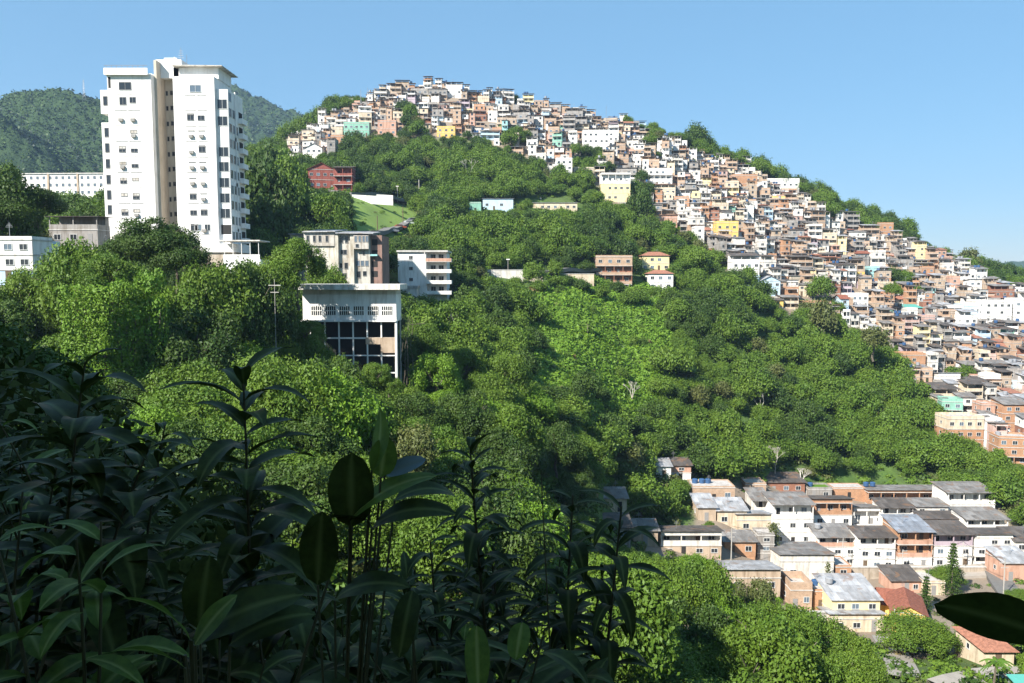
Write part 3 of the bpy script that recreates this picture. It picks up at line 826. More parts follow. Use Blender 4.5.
    mx.tube((bx - 1.3, 6, zt), (bx - 1.3, 6, zt + 1.6), .12, .1, 'white', 6)
    mx.build('antenna', T)
    # base
    bs = MB(); bs.box(X(180), X(234), -1.0, 12, -8, Z(252.5), 'stone'); bs.build('stone_base', T)
    bs = MB(); bs.box(X(203), X(235), -1.4, 8, Z(252.4), Z(244), 'tower'); bs.build('base_storey', T)
    KEEP.append((112, 30, 245, 222, d)); KEEP.append((182, 220, 240, 266, d)); KEEP.append((99, 85, 112, 212, d))
    FOOT.append((o.x, o.y + 7, 14)); FOOT.append((X(220) + o.x, o.y + 6, 8)); LAND.append((170, 160, 'the white tower'))
    # terrace with pergola beside it
    q = at(238, 262, 150)
    t = thing('terrace_pergola', q, 0, 'white terrace with thin pergola posts at the foot of the tower', 'pergola')
    MB().box(-2.8, 4.2, 0, 6, -5, .5, 'tower').build('terrace_base', t)
    for i in range(5): MB().box(-2.6 + 1.6 * i, -2.5 + 1.6 * i, .2, .32, .5, 3.9, 'white').build('post', t)
    MB().box(-3.6, 4.3, -.2, 6, 3.9, 4.1, 'white2').build('pergola_roof', t)
    MB().box(-2.75, 4.1, .05, .18, .5, 1.4, 'tower').build('parapet', t)
    KEEP.append((220, 236, 257, 268, 150))
tower()

# long white block far left
def long_block():
    d = 320; a = at(20, 175, d); b = at(118, 175, d); zb = at(60, 203, d).z
    o = Vector(((a.x + b.x) / 2, d, zb)); w = b.x - a.x; h = at(60, 174, d).z - zb
    T = thing('long_block', o, math.radians(-3), 'long low white block with rows of small windows behind the tower', 'building')
    MB().box(-w/2, w/2, 0, 10, -6, h, 'white').box(-w*.23, -w*.21, -.3, .001, -6, h + .5, 'beige').box(w*.08, w*.1, -.3, .001, -6, h + .5, 'beige').build('wall', T)
    MB().box(-w/2 - .3, w/2 + .3, -.4, 10.4, h + .002, h + .4, 'slab').build('roof', T)
    for k in range(4):
        for i in range(15): window(T, -w/2 + w * (i + .5) / 15, 0, h * (k + .5) / 4, 1.1, 1.2, 'glassb', 0, True, 'dframe')
    KEEP.append((26, 166, 99, 190, d)); LAND.append((60, 185, 'the long white block')); FOOT.append((o.x, d + 5, 22)); 
long_block()

def grey_block():
    d = 168; ref = 250; o = at(340, 288, d)
    X = lambda p: at(p, ref, d).x - o.x
    Z = lambda p: at(340, p, d).z - o.z
    T = thing('weathered_block', o, 0, 'weathered grey four-storey apartment block with peeling walls and patched windows', 'apartment block')
    w = MB()
    w.box(X(305), X(335), 0, 12, -8, Z(232), 'agedcream'); w.build('wall', T)
    w = MB(); w.box(X(304.5), X(335) , -.35, 11, Z(246), Z(231), 'aged'); w.build('overhanging_storey', T)
    MB().box(X(335) + .004, X(369.5), .5, 12, -8, Z(232.6), 'aged').build('wall', T)
    MB().box(X(335.1), X(338.5), -.25, .49, -8, Z(234), 'agedcream').box(X(350.5), X(354), -.25, .49, -8, Z(234), 'agedcream').build('pilaster', T)
    MB().box(X(354.2), X(369), -.5, .495, Z(249), Z(235), 'aged').build('enclosed_balcony', T)
    MB().box(X(369.6), X(381), 1.2, 11, -8, Z(235), 'rust').build('side_wing', T)
    MB().box(X(287), X(304.4), 2.5, 11, -8, Z(234), 'grey').build('side_wing', T)
    r = MB()
    r.hexa([(X(303.5), -.9, Z(232.5)), (X(336), -.9, Z(232)), (X(336), 12.5, Z(227)), (X(303.5), 12.5, Z(227)),
            (X(303.5), -.9, Z(231.7)), (X(336), -.9, Z(231.2)), (X(336), 12.5, Z(226.2)), (X(303.5), 12.5, Z(226.2))], 'lsheet')
    r.build('roof', T)
    r = MB(); r.hexa([(X(336.2), -.8, Z(233.6)), (X(374), -.8, Z(234)), (X(371), 12.5, Z(229.4)), (X(336.2), 12.5, Z(228.4)),
            (X(336.2), -.8, Z(232.8)), (X(374), -.8, Z(233.2)), (X(371), 12.5, Z(228.6)), (X(336.2), 12.5, Z(227.6))], 'lsheet'); r.build('roof', T)
    MB().box(X(286), X(303), 2.0, 11, Z(233.9), Z(233), 'bsheet').build('roof', T)
    def win(pa, pb, pt, pbm, y, st='glass', fr='dframe'): window(T, (X(pa) + X(pb)) / 2, y, (Z(pt) + Z(pbm)) / 2, X(pb) - X(pa), Z(pt) - Z(pbm), st, 0, True, fr)
    for a in (307, 313.5, 319, 326): win(a, a + 3, 235.5, 242, -.35)
    for a in (309, 316): win(a, a + 3.2, 248, 253, 0)
    win(326, 330, 271, 277, 0); win(313, 317, 262, 267, 0)
    for a in (339.5, 344.5): win(a, a + 3.5, 236, 243, .5)
    win(340, 346.5, 249.5, 254.5, .5); win(339, 342, 263, 268, .5); win(343.5, 347.5, 262.5, 269, .5); win(341, 346, 273, 278, .5)
    for a in (355, 359, 363, 366.3): win(a, a + 2.6, 236, 242, -.5, 'glassb')
    win(356, 359.5, 244, 247.5, -.5, 'glass'); win(362, 364.5, 250.5, 255, .5)
    for a in (355.5, 360, 364.5): win(a, a + 3.6, 260.5, 266, .5, 'glassb')
    win(356, 360, 271, 278, .5); win(362, 366, 271, 276, .5)
    for py in (239, 250, 261, 271): MB().box(X(371), X(376.5), 1.17, 1.25, Z(py + 6), Z(py), 'dark').build('opening_shade_panel', T)  # solid near-black panels painting the shade inside the wing's openings
    MB().box(X(370), X(377), .2, 1.199, Z(256), Z(254.2), 'cyan').build('ledge', T)
    win(289, 292.5, 237, 243, 2.5, 'glass'); win(297, 300.5, 237, 243, 2.5)
    KEEP.append((302, 222, 384, 284, d)); KEEP.append((287, 228, 303, 240, d)); FOOT.append((o.x, d + 6, 13)); LAND.append((340, 255, 'the weathered grey block'))
grey_block()

def column_building():
    d = 122; o = at(350, 386, d); ref = 320
    X = lambda p: at(p, ref, d).x - o.x
    Z = lambda p: at(350, p, d).z - o.z
    T = thing('column_building', o, 0, 'white building on tall concrete columns with a wide flat roof over the trees', 'building')
    MB().box(X(303), X(396.3), 0, 5.5, Z(320), Z(294.5), 'white').build('wall', T)
    rf = MB().box(X(298), X(402), -2.0, 6.5, Z(289.5), Z(284.2), 'white2'); rf.build('roof_slab', T)
    MB().box(X(303.2), X(396), -.001, 5.4, Z(294.4), Z(289.6), 'white2').build('beam', T)
    for i in range(6):
        a = 311.5 + i * 14.05
        f = MB()
        for k in range(6):
            xx = X(a + k * 2.1); f.box(xx - .045, xx + .045, -.1, .002, Z(315), Z(306.4), 'white')
        f.box(X(a), X(a + 10.5), -.105, .001, Z(311), Z(310.3), 'white')
        w_ = f.build('window', T); MB().box(X(a), X(a + 10.5), -.03, .01, Z(315), Z(306.4), 'glass').build('pane', w_)
    MB().box(X(302), X(396.5), -.9, 5.5, Z(321.5), Z(319.9), 'white').build('floor_slab', T)
    for i in range(7):
        px = 311 + i * 14.1; zb_ = -4 if i > 5 else Z(360 if i > 2 else 350)
        zb_ = min(zb_, -6)
        for y in (-.4, 4.9):
            MB().box(X(px) - .10, X(px) + .10, y, y + .22, zb_, Z(321.6), 'white' if i < 6 else 'white2').build('column', T)
    be = MB(); be.box(X(313), X(396), -.46, -.05, Z(338.6), Z(337.3), 'white').box(X(338), X(396), -.46, -.05, Z(355.8), Z(354.8), 'white').box(X(384), X(396), -.46, -.05, Z(373), Z(372), 'white')
    be.build('beam', T)
    MB().box(X(304), X(395), 3.2, 3.4, -6, Z(322), 'dark').build('shade_backing', T)  # near-black sheet painting the darkness behind the columns
    MB().box(X(381), X(396.4), -.6, -.47, Z(352.5), Z(337.2), 'beige').box(X(366), X(380.9), -.58, -.47, Z(344), Z(337.2), 'beige').build('stained_panel', T)
    MB().box(X(395.4), X(397.4), -.7, .1, -6, Z(320), 'white').build('end_pier', T)
    KEEP.append((303, 275, 400, 318, d)); KEEP.append((336, 318, 399, 356, d)); KEEP.append((308, 318, 345, 344, d)); KEEP.append((391, 350, 399, 380, d))
    FOOT.append((o.x, d + 4, 10)); LAND.append((350, 320, 'the building on columns'))
column_building()

def balcony_block():
    d = 198; o = at(424, 300, d); ref = 275
    X = lambda p: at(p, ref, d).x - o.x
    Z = lambda p: at(424, p, d).z - o.z
    T = thing('balcony_block', o, 0, 'small white apartment house with four rows of balconies among trees', 'apartment house')
    MB().box(X(398), X(427), 0, 12, -8, Z(252), 'white').build('wall', T)
    MB().box(X(427) + .003, X(446), 2.2, 12, -8, Z(252), 'white').build('wall', T)
    MB().box(X(397), X(448), -.5, 12.5, Z(252) + .002, Z(250.3), 'slab').build('roof', T)
    for k, py in enumerate((261.5, 272.5, 283.5, 294)):
        MB().box(X(426), X(451.5), -.6, 2.19, Z(py + .5), Z(py), 'slab').box(X(426), X(451.5), -.6, -.45, Z(py) + .002, Z(py - 3.2), 'salmon' if k == 0 else 'white').box(X(451) - .1, X(451.5), -.449, 2.19, Z(py) + .002, Z(py - 3.2), 'white').build('balcony', T)
        for a in (430, 438): window(T, X(a + 2.5), 2.2, Z(py - 4), 1.3, 1.7, 'glass', 0, True)
        window(T, X(411), 0, Z(py - 4), 1.0, .9, 'glass'); MB().box(X(425) - .1, X(425) + .1, -.62, -.4, -8, Z(252.1), 'white').build('column', T) if k == 0 else None
    MB().box(X(396), X(420), -5, -.05, Z(288), Z(285.5), 'rooftop').box(X(397), X(419), -4.8, -.06, -8, Z(288.1), 'white2').build('annex', T)
    KEEP.append((398, 246, 447, 290, d)); KEEP.append((425, 290, 449, 298, d)); FOOT.append((o.x, d + 6, 10)); LAND.append((424, 275, 'the white balcony house'))
balcony_block()

# left-hand houses
o = hpx('house', 'light blue and white house with a slanting shadow at the left edge', 'house', -14, 34, 240, 285, 5, 3, 'white', 'slab', d=112, walls=['blue', 'white', 'white'], par=.4, wn=3)
hpx('house', 'narrow pale blue house with balcony beside the big leafy tree', 'house', 36, 46, 246, 280, 4, 2, 'blue', 'slab', d=116, ver=(0,))
hpx('house', 'open-fronted grey house with two stacked flat roofs left of the tower', 'house', 50, 98, 230, 245, 4.5, 1, 'grey', 'terrace', d=146, rm='dsheet', pitch=.03, ver=())
# mid-hill houses
hpx('gabled_house', 'red gabled house with dark timber gallery on the wooded hill', 'house', 309, 335, 170, 190, 9, 2, 'red', 'gablef', rm='dclay', yaw=.25)
hpx('house', 'dark red gallery house beside the red gable', 'house', 334, 352, 168, 193, 8, 3, 'red', 'sheet', rm='dsheet', ver=(0, 1, 2))
hpx('house', 'turquoise and white house above the forest', 'house', 483, 513, 199, 211, 8, 1, 'blue', 'sheet', rm='bsheet', pitch=.08, wn=4)
hpx('shed', 'small green shed beside the turquoise house', 'shed', 469, 481, 203, 213, 5, 1, 'green', 'slab', par=.3, wn=1)
hpx('court_building', 'long low pinkish building with ribbed panels above the forest', 'building', 533, 577, 203, 211, 7, 1, 'cream', 'sheet', rm='lsheet', pitch=.08, wn=7)
o = hpx('stilt_house', 'brown three-level house on stilts above the vine slope', 'house', 596, 632, 257, 284, 7, 3, 'brick2', 'slab', ver=(0, 1), walls=['brick3', 'brick3', 'brick2'], parap='brick2', fd=0.3, par=.5, rm='clay')
for sx in (-5, -1.7, 1.7, 5): MB().box(sx - .18, sx + .18, .3, .7, -6, -.31, 'concrete').build('stilt', o)
MB().box(-5, 5, 4, 4.2, -6, -.31, 'dark').build('shade_backing', o)  # dark sheet between the stilts, painted shade under the floor
hpx('house', 'cream house with red hipped tile roof', 'house', 642, 669, 256, 271, 7, 2, 'paleyellow', 'hip')
hpx('house', 'white house with wide red tile roof below the cream one', 'house', 648, 673, 274, 290, 6, 2, 'white', 'hip')
KEEP.append((595, 290, 632, 294, 251))

# village at the foot of the slope
V = 'village houses in the valley'
def hp(lab, x0, x1, yt, yb, dp, *a, **k):
    if 'pitch' in k: k['pitch'] *= .62
    if 'tanks' not in k and (x0 * 7 + yt) % 5 == 0: k['tanks'] = 1; k['tm'] = 'tankg' if x0 % 2 else 'tank'
    return hpx('house', lab, 'house', x0, x1, yt, yb, dp * (.74 if yb < 575 else .9), *a, group=V, **k)
hp('small white house with slanting white wall alone among trees', 656, 671, 466, 479, 6, 1, 'white', 'sheet', rm='lsheet')
hp('white house with orange parapet beside the lone white one', 671, 691, 465, 480, 6, 2, 'white', 'sheet', rm='dsheet', walls=['white', 'salmon'])
hp('pale hut under a plain grey roof among the trees, nearest the dark shrub', 597, 627, 498, 512, 7, 1, 'cream', 'sheet', rm='gsheet', pitch=.2)
hp('low dark-roofed house just left of the long veranda house', 600, 631, 527, 541, 7, 1, 'grey', 'sheet', rm='dsheet', pitch=.25)
hp('tan house with lean-to roof joined to the long veranda house', 633, 658, 530, 546, 6, 1, 'beige', 'sheet', rm='gsheet')
hp('long low house with open veranda under a dark roof', 660, 722, 534, 556, 7, 2, 'white2', 'sheet', ver=(1,), rm='dsheet', pitch=.22, walls=['beige', 'white2'])
hp('brick house with three blue tanks on its flat roof', 692, 735, 487, 503, 8, 1, 'brick2', 'slab', tanks=3, par=.3)
hp('pale house with wide light metal roof, left one of the pair', 698, 716, 507, 522, 9, 1, 'beige', 'sheet', rm='lsheet', pitch=.24)
hp('pale house with wide light metal roof, right one of the pair', 717, 747, 510, 528, 8, 1, 'cream', 'sheet', rm='lsheet', pitch=.26)
hp('tan brick house with flat roof below the forest edge', 745, 766, 484, 498, 7, 1, 'brick2', 'slab', par=.4)
hp('low house under a collapsed dark brown roof by the bare tree', 767, 805, 482, 494, 9, 1, 'brick3', 'sheet', rm='dsheet', pitch=.2)
hp('tall house with light sloping roof over a brick side', 736, 771, 519, 544, 9, 2, 'cream', 'sheet', rm='lsheet', pitch=.3, walls=['brick2', 'cream'])
hp('brick house with grey roof in front of the tall light-roofed one', 724, 756, 541, 556, 6, 1, 'brick', 'sheet', rm='gsheet', pitch=.25)
hp('white three-storey building with orange bands and open attic', 772, 813, 503, 546, 10, 3, 'white', 'sheet', ver=(2,), rm='gsheet', pitch=.16, parap='white')
hp('wide grey-roofed open floor left of the three-storey building', 753, 770, 500, 522, 9, 2, 'white2', 'sheet', rm='gsheet', ver=(1,))
hp('house with brick veranda and black roof right of the three-storey building', 813, 852, 502, 527, 8, 2, 'white2', 'sheet', ver=(1,), rm='dsheet', walls=['white', 'brick'])
hp('raw brick house with mossy green roof terrace', 808, 832, 489, 499, 6, 1, 'grey', 'slab', rm='l_ivy', par=.5)
hp('blank orange brick wall house at the forest edge', 833, 865, 488, 500, 6, 1, 'brick', 'slab', par=.2, wn=1)
hp('long brick house under a wide grey roof, top left of the village', 867, 946, 492, 504, 9, 1, 'brick', 'sheet', rm='gsheet', ver=(0,), pitch=.14, tanks=2)
hp('long white house under a wide grey roof, top right of the village', 947, 995, 492, 516, 10, 2, 'white', 'sheet', ver=(1,), rm='gsheet', pitch=.14)
hp('white house with small balcony and cream awning in the second row', 853, 880, 510, 528, 7, 1, 'white', 'sheet', rm='gsheet', ver=(0,))
hp('white two-storey house with black roof in the second row', 881, 913, 507, 527, 7, 2, 'white', 'sheet', rm='dsheet', pitch=.24, ver=(1,))
hp('white grey-roofed house right of the black-roofed two-storey one', 916, 948, 506, 522, 7, 2, 'white2', 'sheet', rm='gsheet', pitch=.15)
hp('pinkish-walled house with dark roof in the middle of the village', 922, 962, 518, 536, 6, 2, 'pink', 'sheet', rm='dsheet', pitch=.12, ver=(1,))
hp('white house with railed terrace at the right end of the second row', 966, 1008, 519, 538, 9, 2, 'white', 'sheet', rm='gsheet', ver=(1,), pitch=.2)
hp('white front-row house with orange awning band', 817, 857, 536, 566, 8, 3, 'white', 'sheet', ver=(2,), rm='gsheet', parap='salmon')
hp('white three-storey front-row house with brown-black roof', 858, 895, 536, 570, 7, 3, 'white', 'sheet', ver=(2,), rm='dsheet', pitch=.2)
hp('front-row house with brick upper floor and blue-grey roof', 897, 932, 530, 570, 10, 3, 'white', 'sheet', ver=(2, 1), rm='bsheet', pitch=.26, walls=['white', 'brick', 'brick'], parap='salmon')
hp('white front-row house behind the tall conifer', 933, 972, 533, 568, 8, 3, 'white', 'sheet', ver=(2,), rm='dsheet', walls=['white', 'white', 'mauve'])
hp('white three-level house at the right end of the front row', 974, 1012, 536, 566, 8, 3, 'white', 'sheet', ver=(0,), rm='dsheet', pitch=.18)
hp('white house half out of the picture past the front row', 1014, 1052, 540, 566, 8, 2, 'white2', 'sheet', rm='dsheet')
hp('large barn-like hall with sagging grey roof', 779, 834, 560, 584, 12, 1, 'white2', 'sheet', rm='gsheet', pitch=.2, wn=2)
hp('narrow brick wing at the right of the barn-like hall', 835, 851, 566, 586, 6, 2, 'brick', 'slab', par=.3)
hp('half-built brick house without a roof below the hall', 790, 812, 589, 610, 6, 1, 'brick2', 'slab', par=1.4, wn=2)
hp('brick annex with blue tank beside the half-built house', 813, 827, 590, 611, 5, 1, 'brick', 'slab', tanks=1, par=.3, wn=1)
hp('house with low pale metal roof in front of the big crowns', 727, 781, 577, 592, 9, 1, 'beige', 'sheet', rm='lsheet', pitch=.3)
hp('cream two-window house with pale metal roof', 831, 880, 598, 627, 9, 2, 'paleyellow', 'sheet', rm='lsheet', pitch=.25, wn=3)
hp('low shed with pale roof in front of the cream house', 829, 884, 618, 632, 5, 1, 'cream', 'sheet', rm='lsheet', pitch=.3, wn=3)
hp('yellow house with brown tiled gable, nearer one', 893, 924, 612, 634, 9, 1, 'yellow', 'gablef', rm='dclay', yaw=-.35, wn=2)
hp('yellow house with brown tiled gable behind the nearer one', 881, 912, 604, 622, 7, 1, 'yellow', 'gable', rm='dclay', yaw=-.3, wn=2)
hp('low house with black roof and salmon walls on the terrace', 891, 921, 580, 593, 6, 1, 'salmon', 'sheet', rm='dsheet', wn=3)
hp('cream wall house between the two dark conifers', 923, 945, 582, 596, 6, 1, 'cream', 'slab', par=.3)
hp('salmon-walled house with pale roof beside the steep road', 1003, 1034, 562, 582, 7, 1, 'salmon', 'sheet', rm='lsheet')
hp('white house with orange hipped roof in the bottom right corner', 984, 1014, 650, 668, 8, 1, 'cream', 'hip', rm='clay')
hp('tall narrow house with white outside stair by the hanging vine', 757, 774, 534, 562, 5, 3, 'grey', 'slab', par=.4)

def retaining_wall(lab, x0, x1, yt, yb, m, dd=None):
    dd = dd or hit((x0 + x1) / 2, yb).y
    a = at(x0, yb, dd); b = at(x1, yb, dd + 1.5)
    h = (yb - yt) / F * a.y; v = b - a; L_ = math.hypot(v.x, v.y)
    o = thing('retaining_wall', a, math.atan2(v.y, v.x), lab, 'wall')
    dz = v.z
    MB().hexa([(0, 0, -5), (L_, 0, dz - 5), (L_, .5, dz - 5), (0, .5, -5), (0, 0, h), (L_, 0, dz + h), (L_, .5, dz + h), (0, .5, h)], m).build('wall_body', o)
    MB().hexa([(-.1, -.1, h + .002), (L_ + .1, -.1, dz + h + .002), (L_ + .1, .6, dz + h + .002), (-.1, .6, h + .002), (-.1, -.1, h + .15), (L_ + .1, -.1, dz + h + .15), (L_ + .1, .6, dz + h + .15), (-.1, .6, h + .15)], 'slab').build('coping', o)
    KEEP.append((x0, yt - 1, x1, yb - 3, min(a.y, b.y) - 1))
    for i in range(7):
        q = a.lerp(b, i / 6); FOOT.append((q.x, q.y + .5, 3))
retaining_wall('grey stone terrace wall below the front row', 852, 930, 567, 579, 'stone')
retaining_wall('cream terrace wall with dark base behind the conifer', 932, 1000, 567, 577, 'stone')
retaining_wall('white wall along the hill road, left of the brown fence', 487, 523, 270, 279, 'white2')
retaining_wall('pale low wall along the hill road, left of the stilt house', 550, 594, 274, 279, 'cream')
retaining_wall('grey wall at the foot of the big trees below the barn-like hall', 780, 830, 612, 622, 'concrete')
# barred fence by the hill road
a = hit(523, 279); o = thing('railing_fence', a, 0, 'short barred fence with stone base at the end of the white wall', 'fence')
MB().box(0, 6.4, 0, .3, -3, .6, 'stone').build('fence_base', o)
b = MB()
for k in range(17): b.box(.1 + k * .38, .16 + k * .38, .1, .16, .6, 2.6, 'rail')
b.box(0, 6.4, .09, .17, 2.6, 2.72, 'rail').build('bars', o)
KEEP.append((523, 268, 545, 281, 232)); FOOT.append((a.x + 3, a.y, 5))
# white roadside wall above the grass
a = hit(352, 197); c = at(393, 199, a.y); o = thing('roadside_wall', a, 0, 'long white roadside wall at the top of the grass slope', 'wall')
L_ = c.x - a.x
MB().hexa([(0,0,-2),(L_,0,-3),(L_,.4,-3),(0,.4,-2),(0,0,.9),(L_,0,0),(L_,.4,0),(0,.4,.9)], 'white').build('wall_body', o)
MB().hexa([(L_*.6,-.1,-.6),(L_,-.1,-1),(L_,-.02,-1),(L_*.6,-.02,-.6),(L_*.6,-.1,.9),(L_,-.1,.6),(L_,-.02,.6),(L_*.6,-.02,.9)], 'white').build('panel', o)
KEEP.append((352, 185, 412, 236, 285)); KEEP.append((350, 215, 412, 234, 215))

# ------------------------------------------------------------------ cars
def car(px, py, d, yaw, col, label):
    p = at(px, py, d) if d else hit(px, py); z = hf(p.x, p.y) + .4
    o = thing('parked_car', (p.x, p.y, z), yaw, label, 'car', 'cars on the hill road')
    b = MB(); pr = [(-2.1, .35), (2.1, .35), (2.15, .8), (1.2, .95), (.6, 1.42), (-1.1, 1.45), (-1.8, .98), (-2.15, .85)]
    b.prism([(x, -.82, z_) for x, z_ in pr], (0, 1.64, 0), col); b.build('body', o)
    MB().prism([(1.05, -.835, .98), (.56, -.835, 1.36), (-1.05, -.835, 1.38), (-1.5, -.835, 1.0)], (0, 1.67, 0), 'glass').build('windows', o)
    for x in (-1.35, 1.35):
        for y in (-.8, .62): MB().tube((x, y, .33), (x, y + .18, .33), .33, .33, 'tyre', 12).build('wheel', o)
    for y in (-.6, .6): MB().box(2.1, 2.17, y - .15, y + .15, .6, .75, 'headl').build('headlight', o)
car(405, 203, None, .1, 'carblue', 'blue car parked at the top of the grass slope')
car(392, 234, None, .3, 'cargrey', 'dark grey car on the road below the grass, left of the red one')
car(400, 230, None, .35, 'carred', 'reddish car on the road below the grass')
car(409, 226, None, .4, 'carwhite', 'white car on the road below the grass, right of the red one')
car(413, 223, None, .45, 'cargrey', 'dark car last in the row below the grass')

# ------------------------------------------------------------------ poles and masts
def pole(name, label, px, yb, yt, d, arm=1.2, m='concrete', r=.14, lamp=False):
    p = at(px, yb, d) if d else hit(px, yb)
    h = (yb - yt) / F * p.y
    o = thing(name, p, 0, label, 'pole' if not lamp else 'street lamp')
    MB().tube((0, 0, -4), (0, 0, h), r, r * .6, m, 8).build('pole_shaft', o)
    if arm: MB().box(-arm, arm, -.06, .06, h - .9, h - .78, m).box(-arm * .7, arm * .7, -.05, .05, h - 1.8, h - 1.7, m).build('crossarm', o)
    if lamp: MB().box(-.55, .55, -.2, .2, h, h + .3, 'white').build('lamp_head', o)
    KEEP.append((px - 1.5, yt, px + 1.5, yb - 3, p.y))
pole('utility_pole', 'slim white utility pole with crossarms left of the building on columns', 275.5, 326, 279, 105, .8, 'concrete', .05)
pole('utility_pole', 'dark pole standing in the grass slope, left one', 377.5, 233, 216, None, 0, 'wood', .2)
pole('utility_pole', 'dark pole standing in the grass slope, right one', 403, 224, 207, None, 0, 'wood', .2)
pole('street_lamp', 'tall pale street lamp above the white roadside wall', 397.5, 202, 187, None, 0, 'concrete', .2, True)
pole('street_lamp', 'street lamp behind the white wall of the hill road', 508, 275, 260, None, 0, 'concrete', .1, True)
pole('utility_pole', 'bare white pole on the wooded hill right of the street lamp', 419, 192, 180, None, 0, 'white', .14)
pole('utility_pole', 'utility pole in front of the white front-row houses', 902, 574, 548, None, 1.0)
pole('utility_pole', 'utility pole beside the steep road', 1003, 600, 556, None, 1.0)
pole('utility_pole', 'utility pole between the long veranda house and the brick house', 731, 566, 526, None, .8)
pole('utility_pole', 'utility pole in front of the white house with orange awning band', 842, 572, 536, None, .8)
pole('utility_pole', 'utility pole on the path below the cream two-window house', 893, 652, 606, None, .8)
pole('utility_pole', 'utility pole at the right end of the front row', 962, 572, 540, None, .8)
def cable(label, a, b):
    A = hit(a[0], a[1]) ; B = hit(b[0], b[1]); A.z += a[2]; B.z += b[2]; c_ = MB(); prev = None
    for k in range(13):
        t = k / 12; p = A.lerp(B, t) - Vector((0, 0, 3.2 * t * (1 - t)))
        if prev is not None: c_.tube(prev, p, .035, None, 'tyre', 4)
        prev = p
    tag(c_.build('overhead_cable'), label, 'cable', 'overhead cables in the village')
cable('black cable sagging between the poles at the left of the village front row', (731, 566, 7.8), (842, 572, 7.2))
cable('black cable sagging across the white front-row houses', (842, 572, 7.2), (902, 574, 5.2))
cable('black cable running to the pole at the right end of the front row', (902, 574, 5.2), (962, 572, 6.4))
cable('black cable from the front row end down to the steep road', (962, 572, 6.4), (1003, 600, 8.0))
def mast(label, px, yb, yt, d, w=.9, nm='radio_mast'):
    p = at(px, yb, d); h = (yb - yt) / F * d
    o = thing(nm, p, 0, label, 'mast'); b = MB()
    for a in range(3):
        x, y = math.cos(a * 2.09) * w, math.sin(a * 2.09) * w
        b.tube((x, y, -3), (x * .3, y * .3, h), w * .1, w * .06, 'metal', 5)
    n = int(h / (w * 1.6)) + 1
    for k in range(n):
        t = k / n; t2 = (k + 1) / n
        for a in range(3):
            q = lambda a_, t_: (math.cos(a_ * 2.09) * w * (1 - .7 * t_), math.sin(a_ * 2.09) * w * (1 - .7 * t_), h * t_)
            b.tube(q(a, t), q(a + 1, t2), w * .05, None, 'metal', 4)
    b.build('lattice', o); MB().tube((0, 0, h - 1), (0, 0, h + h * .12), w * .1, w * .04, 'metal', 5).build('aerial', o)
mast('tall lattice radio mast on the far left mountain crest', 84, 97, 81, 888, 1.6)
mast('thin lattice mast on the ridge, left of the other ridge mast', 361, 110, 91, 440, .5)
mast('thin lattice mast on the ridge beside the first houses, right one', 368, 108, 89, 442, .5)
mast('slender mast standing over the houses on the middle of the ridge', 606, 126, 107, 455, .35)

# village roadside canopy
p = hit(1044, 712); o = thing('canopy', p, 0, 'turquoise canopy roof cut by the right edge at the bottom corner', 'canopy')
MB().hexa([(-3,-2,2.5),(4,-2,2.5),(4,2,3.1),(-3,2,3.1),(-3,-2,2.6),(4,-2,2.6),(4,2,3.2),(-3,2,3.2)], 'pool').build('canopy_roof', o)
for x in (-2.8, 3.8):
    for y in (-1.8, 1.8): MB().box(x-.06, x+.06, y-.06, y+.06, -1, 2.5, 'rail').build('post', o)

# ================================================================== THE HILLSIDE TOWN
FG = 'houses packed on the hillside'
fav_land = []
def fv(lab, short, x0, x1, yt, yb, st, wall, roof='slab', **k):
    dp = k.pop('dp', 7)
    o = hpx('hillside_house', lab, 'house', x0, x1, yt, yb, dp, st, wall, roof, group=FG, keep=False, **k)
    LAND.pop(); fav_land.append(((x0 + x1) / 2, (yt + yb) / 2, short)); return o
fv('bright yellow two-storey block in the middle of the hillside town', 'the bright yellow block', 716, 738, 223, 241, 2, 'yellow')
fv('yellow house with white glazed top storey at the forest edge', 'the yellow forest-edge house', 601, 630, 175, 202, 3, 'paleyellow', walls=['paleyellow', 'paleyellow', 'white'], ver=(2,), sub=False)
fv('big orange brick block under the ridge trees', 'the big orange brick block', 733, 757, 176, 192, 2, 'brick', wn=4)
fv('tall white house with dark terrace roof right of the forest', 'the tall white terrace house', 732, 759, 262, 284, 3, 'white', 'terrace', rm='dsheet')
fv('pale blue house directly below the tall white terrace house', 'the pale blue house', 741, 759, 277, 292, 2, 'blue')
fv('light blue house with arched front near the forest edge', 'the arched light blue house', 760, 780, 281, 296, 2, 'blue', 'gablef', rm='lsheet')
fv('big white four-storey house near the right edge', 'the big white four-storey house', 984, 1011, 302, 330, 4, 'white', wn=4)
fv('white tall house cut by the right edge beside the big white one', 'the white house at the right edge', 1013, 1030, 300, 334, 4, 'white')
fv('sky blue two-storey house left of the big white one', 'the sky blue house', 962, 981, 306, 323, 2, 'blue')
fv('row of orange brick rooms at the upper forest edge', 'the orange brick row', 804, 831, 303, 318, 2, 'brick', wn=4)
fv('large orange brick house with square holes on the right ridge', 'the brick house on the right ridge', 869, 893, 224, 239, 2, 'brick', wn=4)
fv('peach square house on the right ridge beside the trees', 'the peach ridge house', 838, 855, 217, 229, 2, 'brick2')
fv('yellow flat house high on the slope under the ridge trees', 'the high yellow house', 772, 785, 198, 209, 1, 'yellow')
fv('white long house on the ridge between the tree clumps', 'the white ridge house', 765, 799, 180, 190, 1, 'white', wn=6)
fv('large bare brick apartment house at the lower forest edge', 'the large brick apartment house', 946, 983, 418, 450, 3, 'brick2', walls=['brick', 'brick', 'cream'], wn=4, ver=())
fv('white narrow stair house right of the large brick apartment house', 'the white stair house', 985, 1001, 420, 448, 3, 'white')
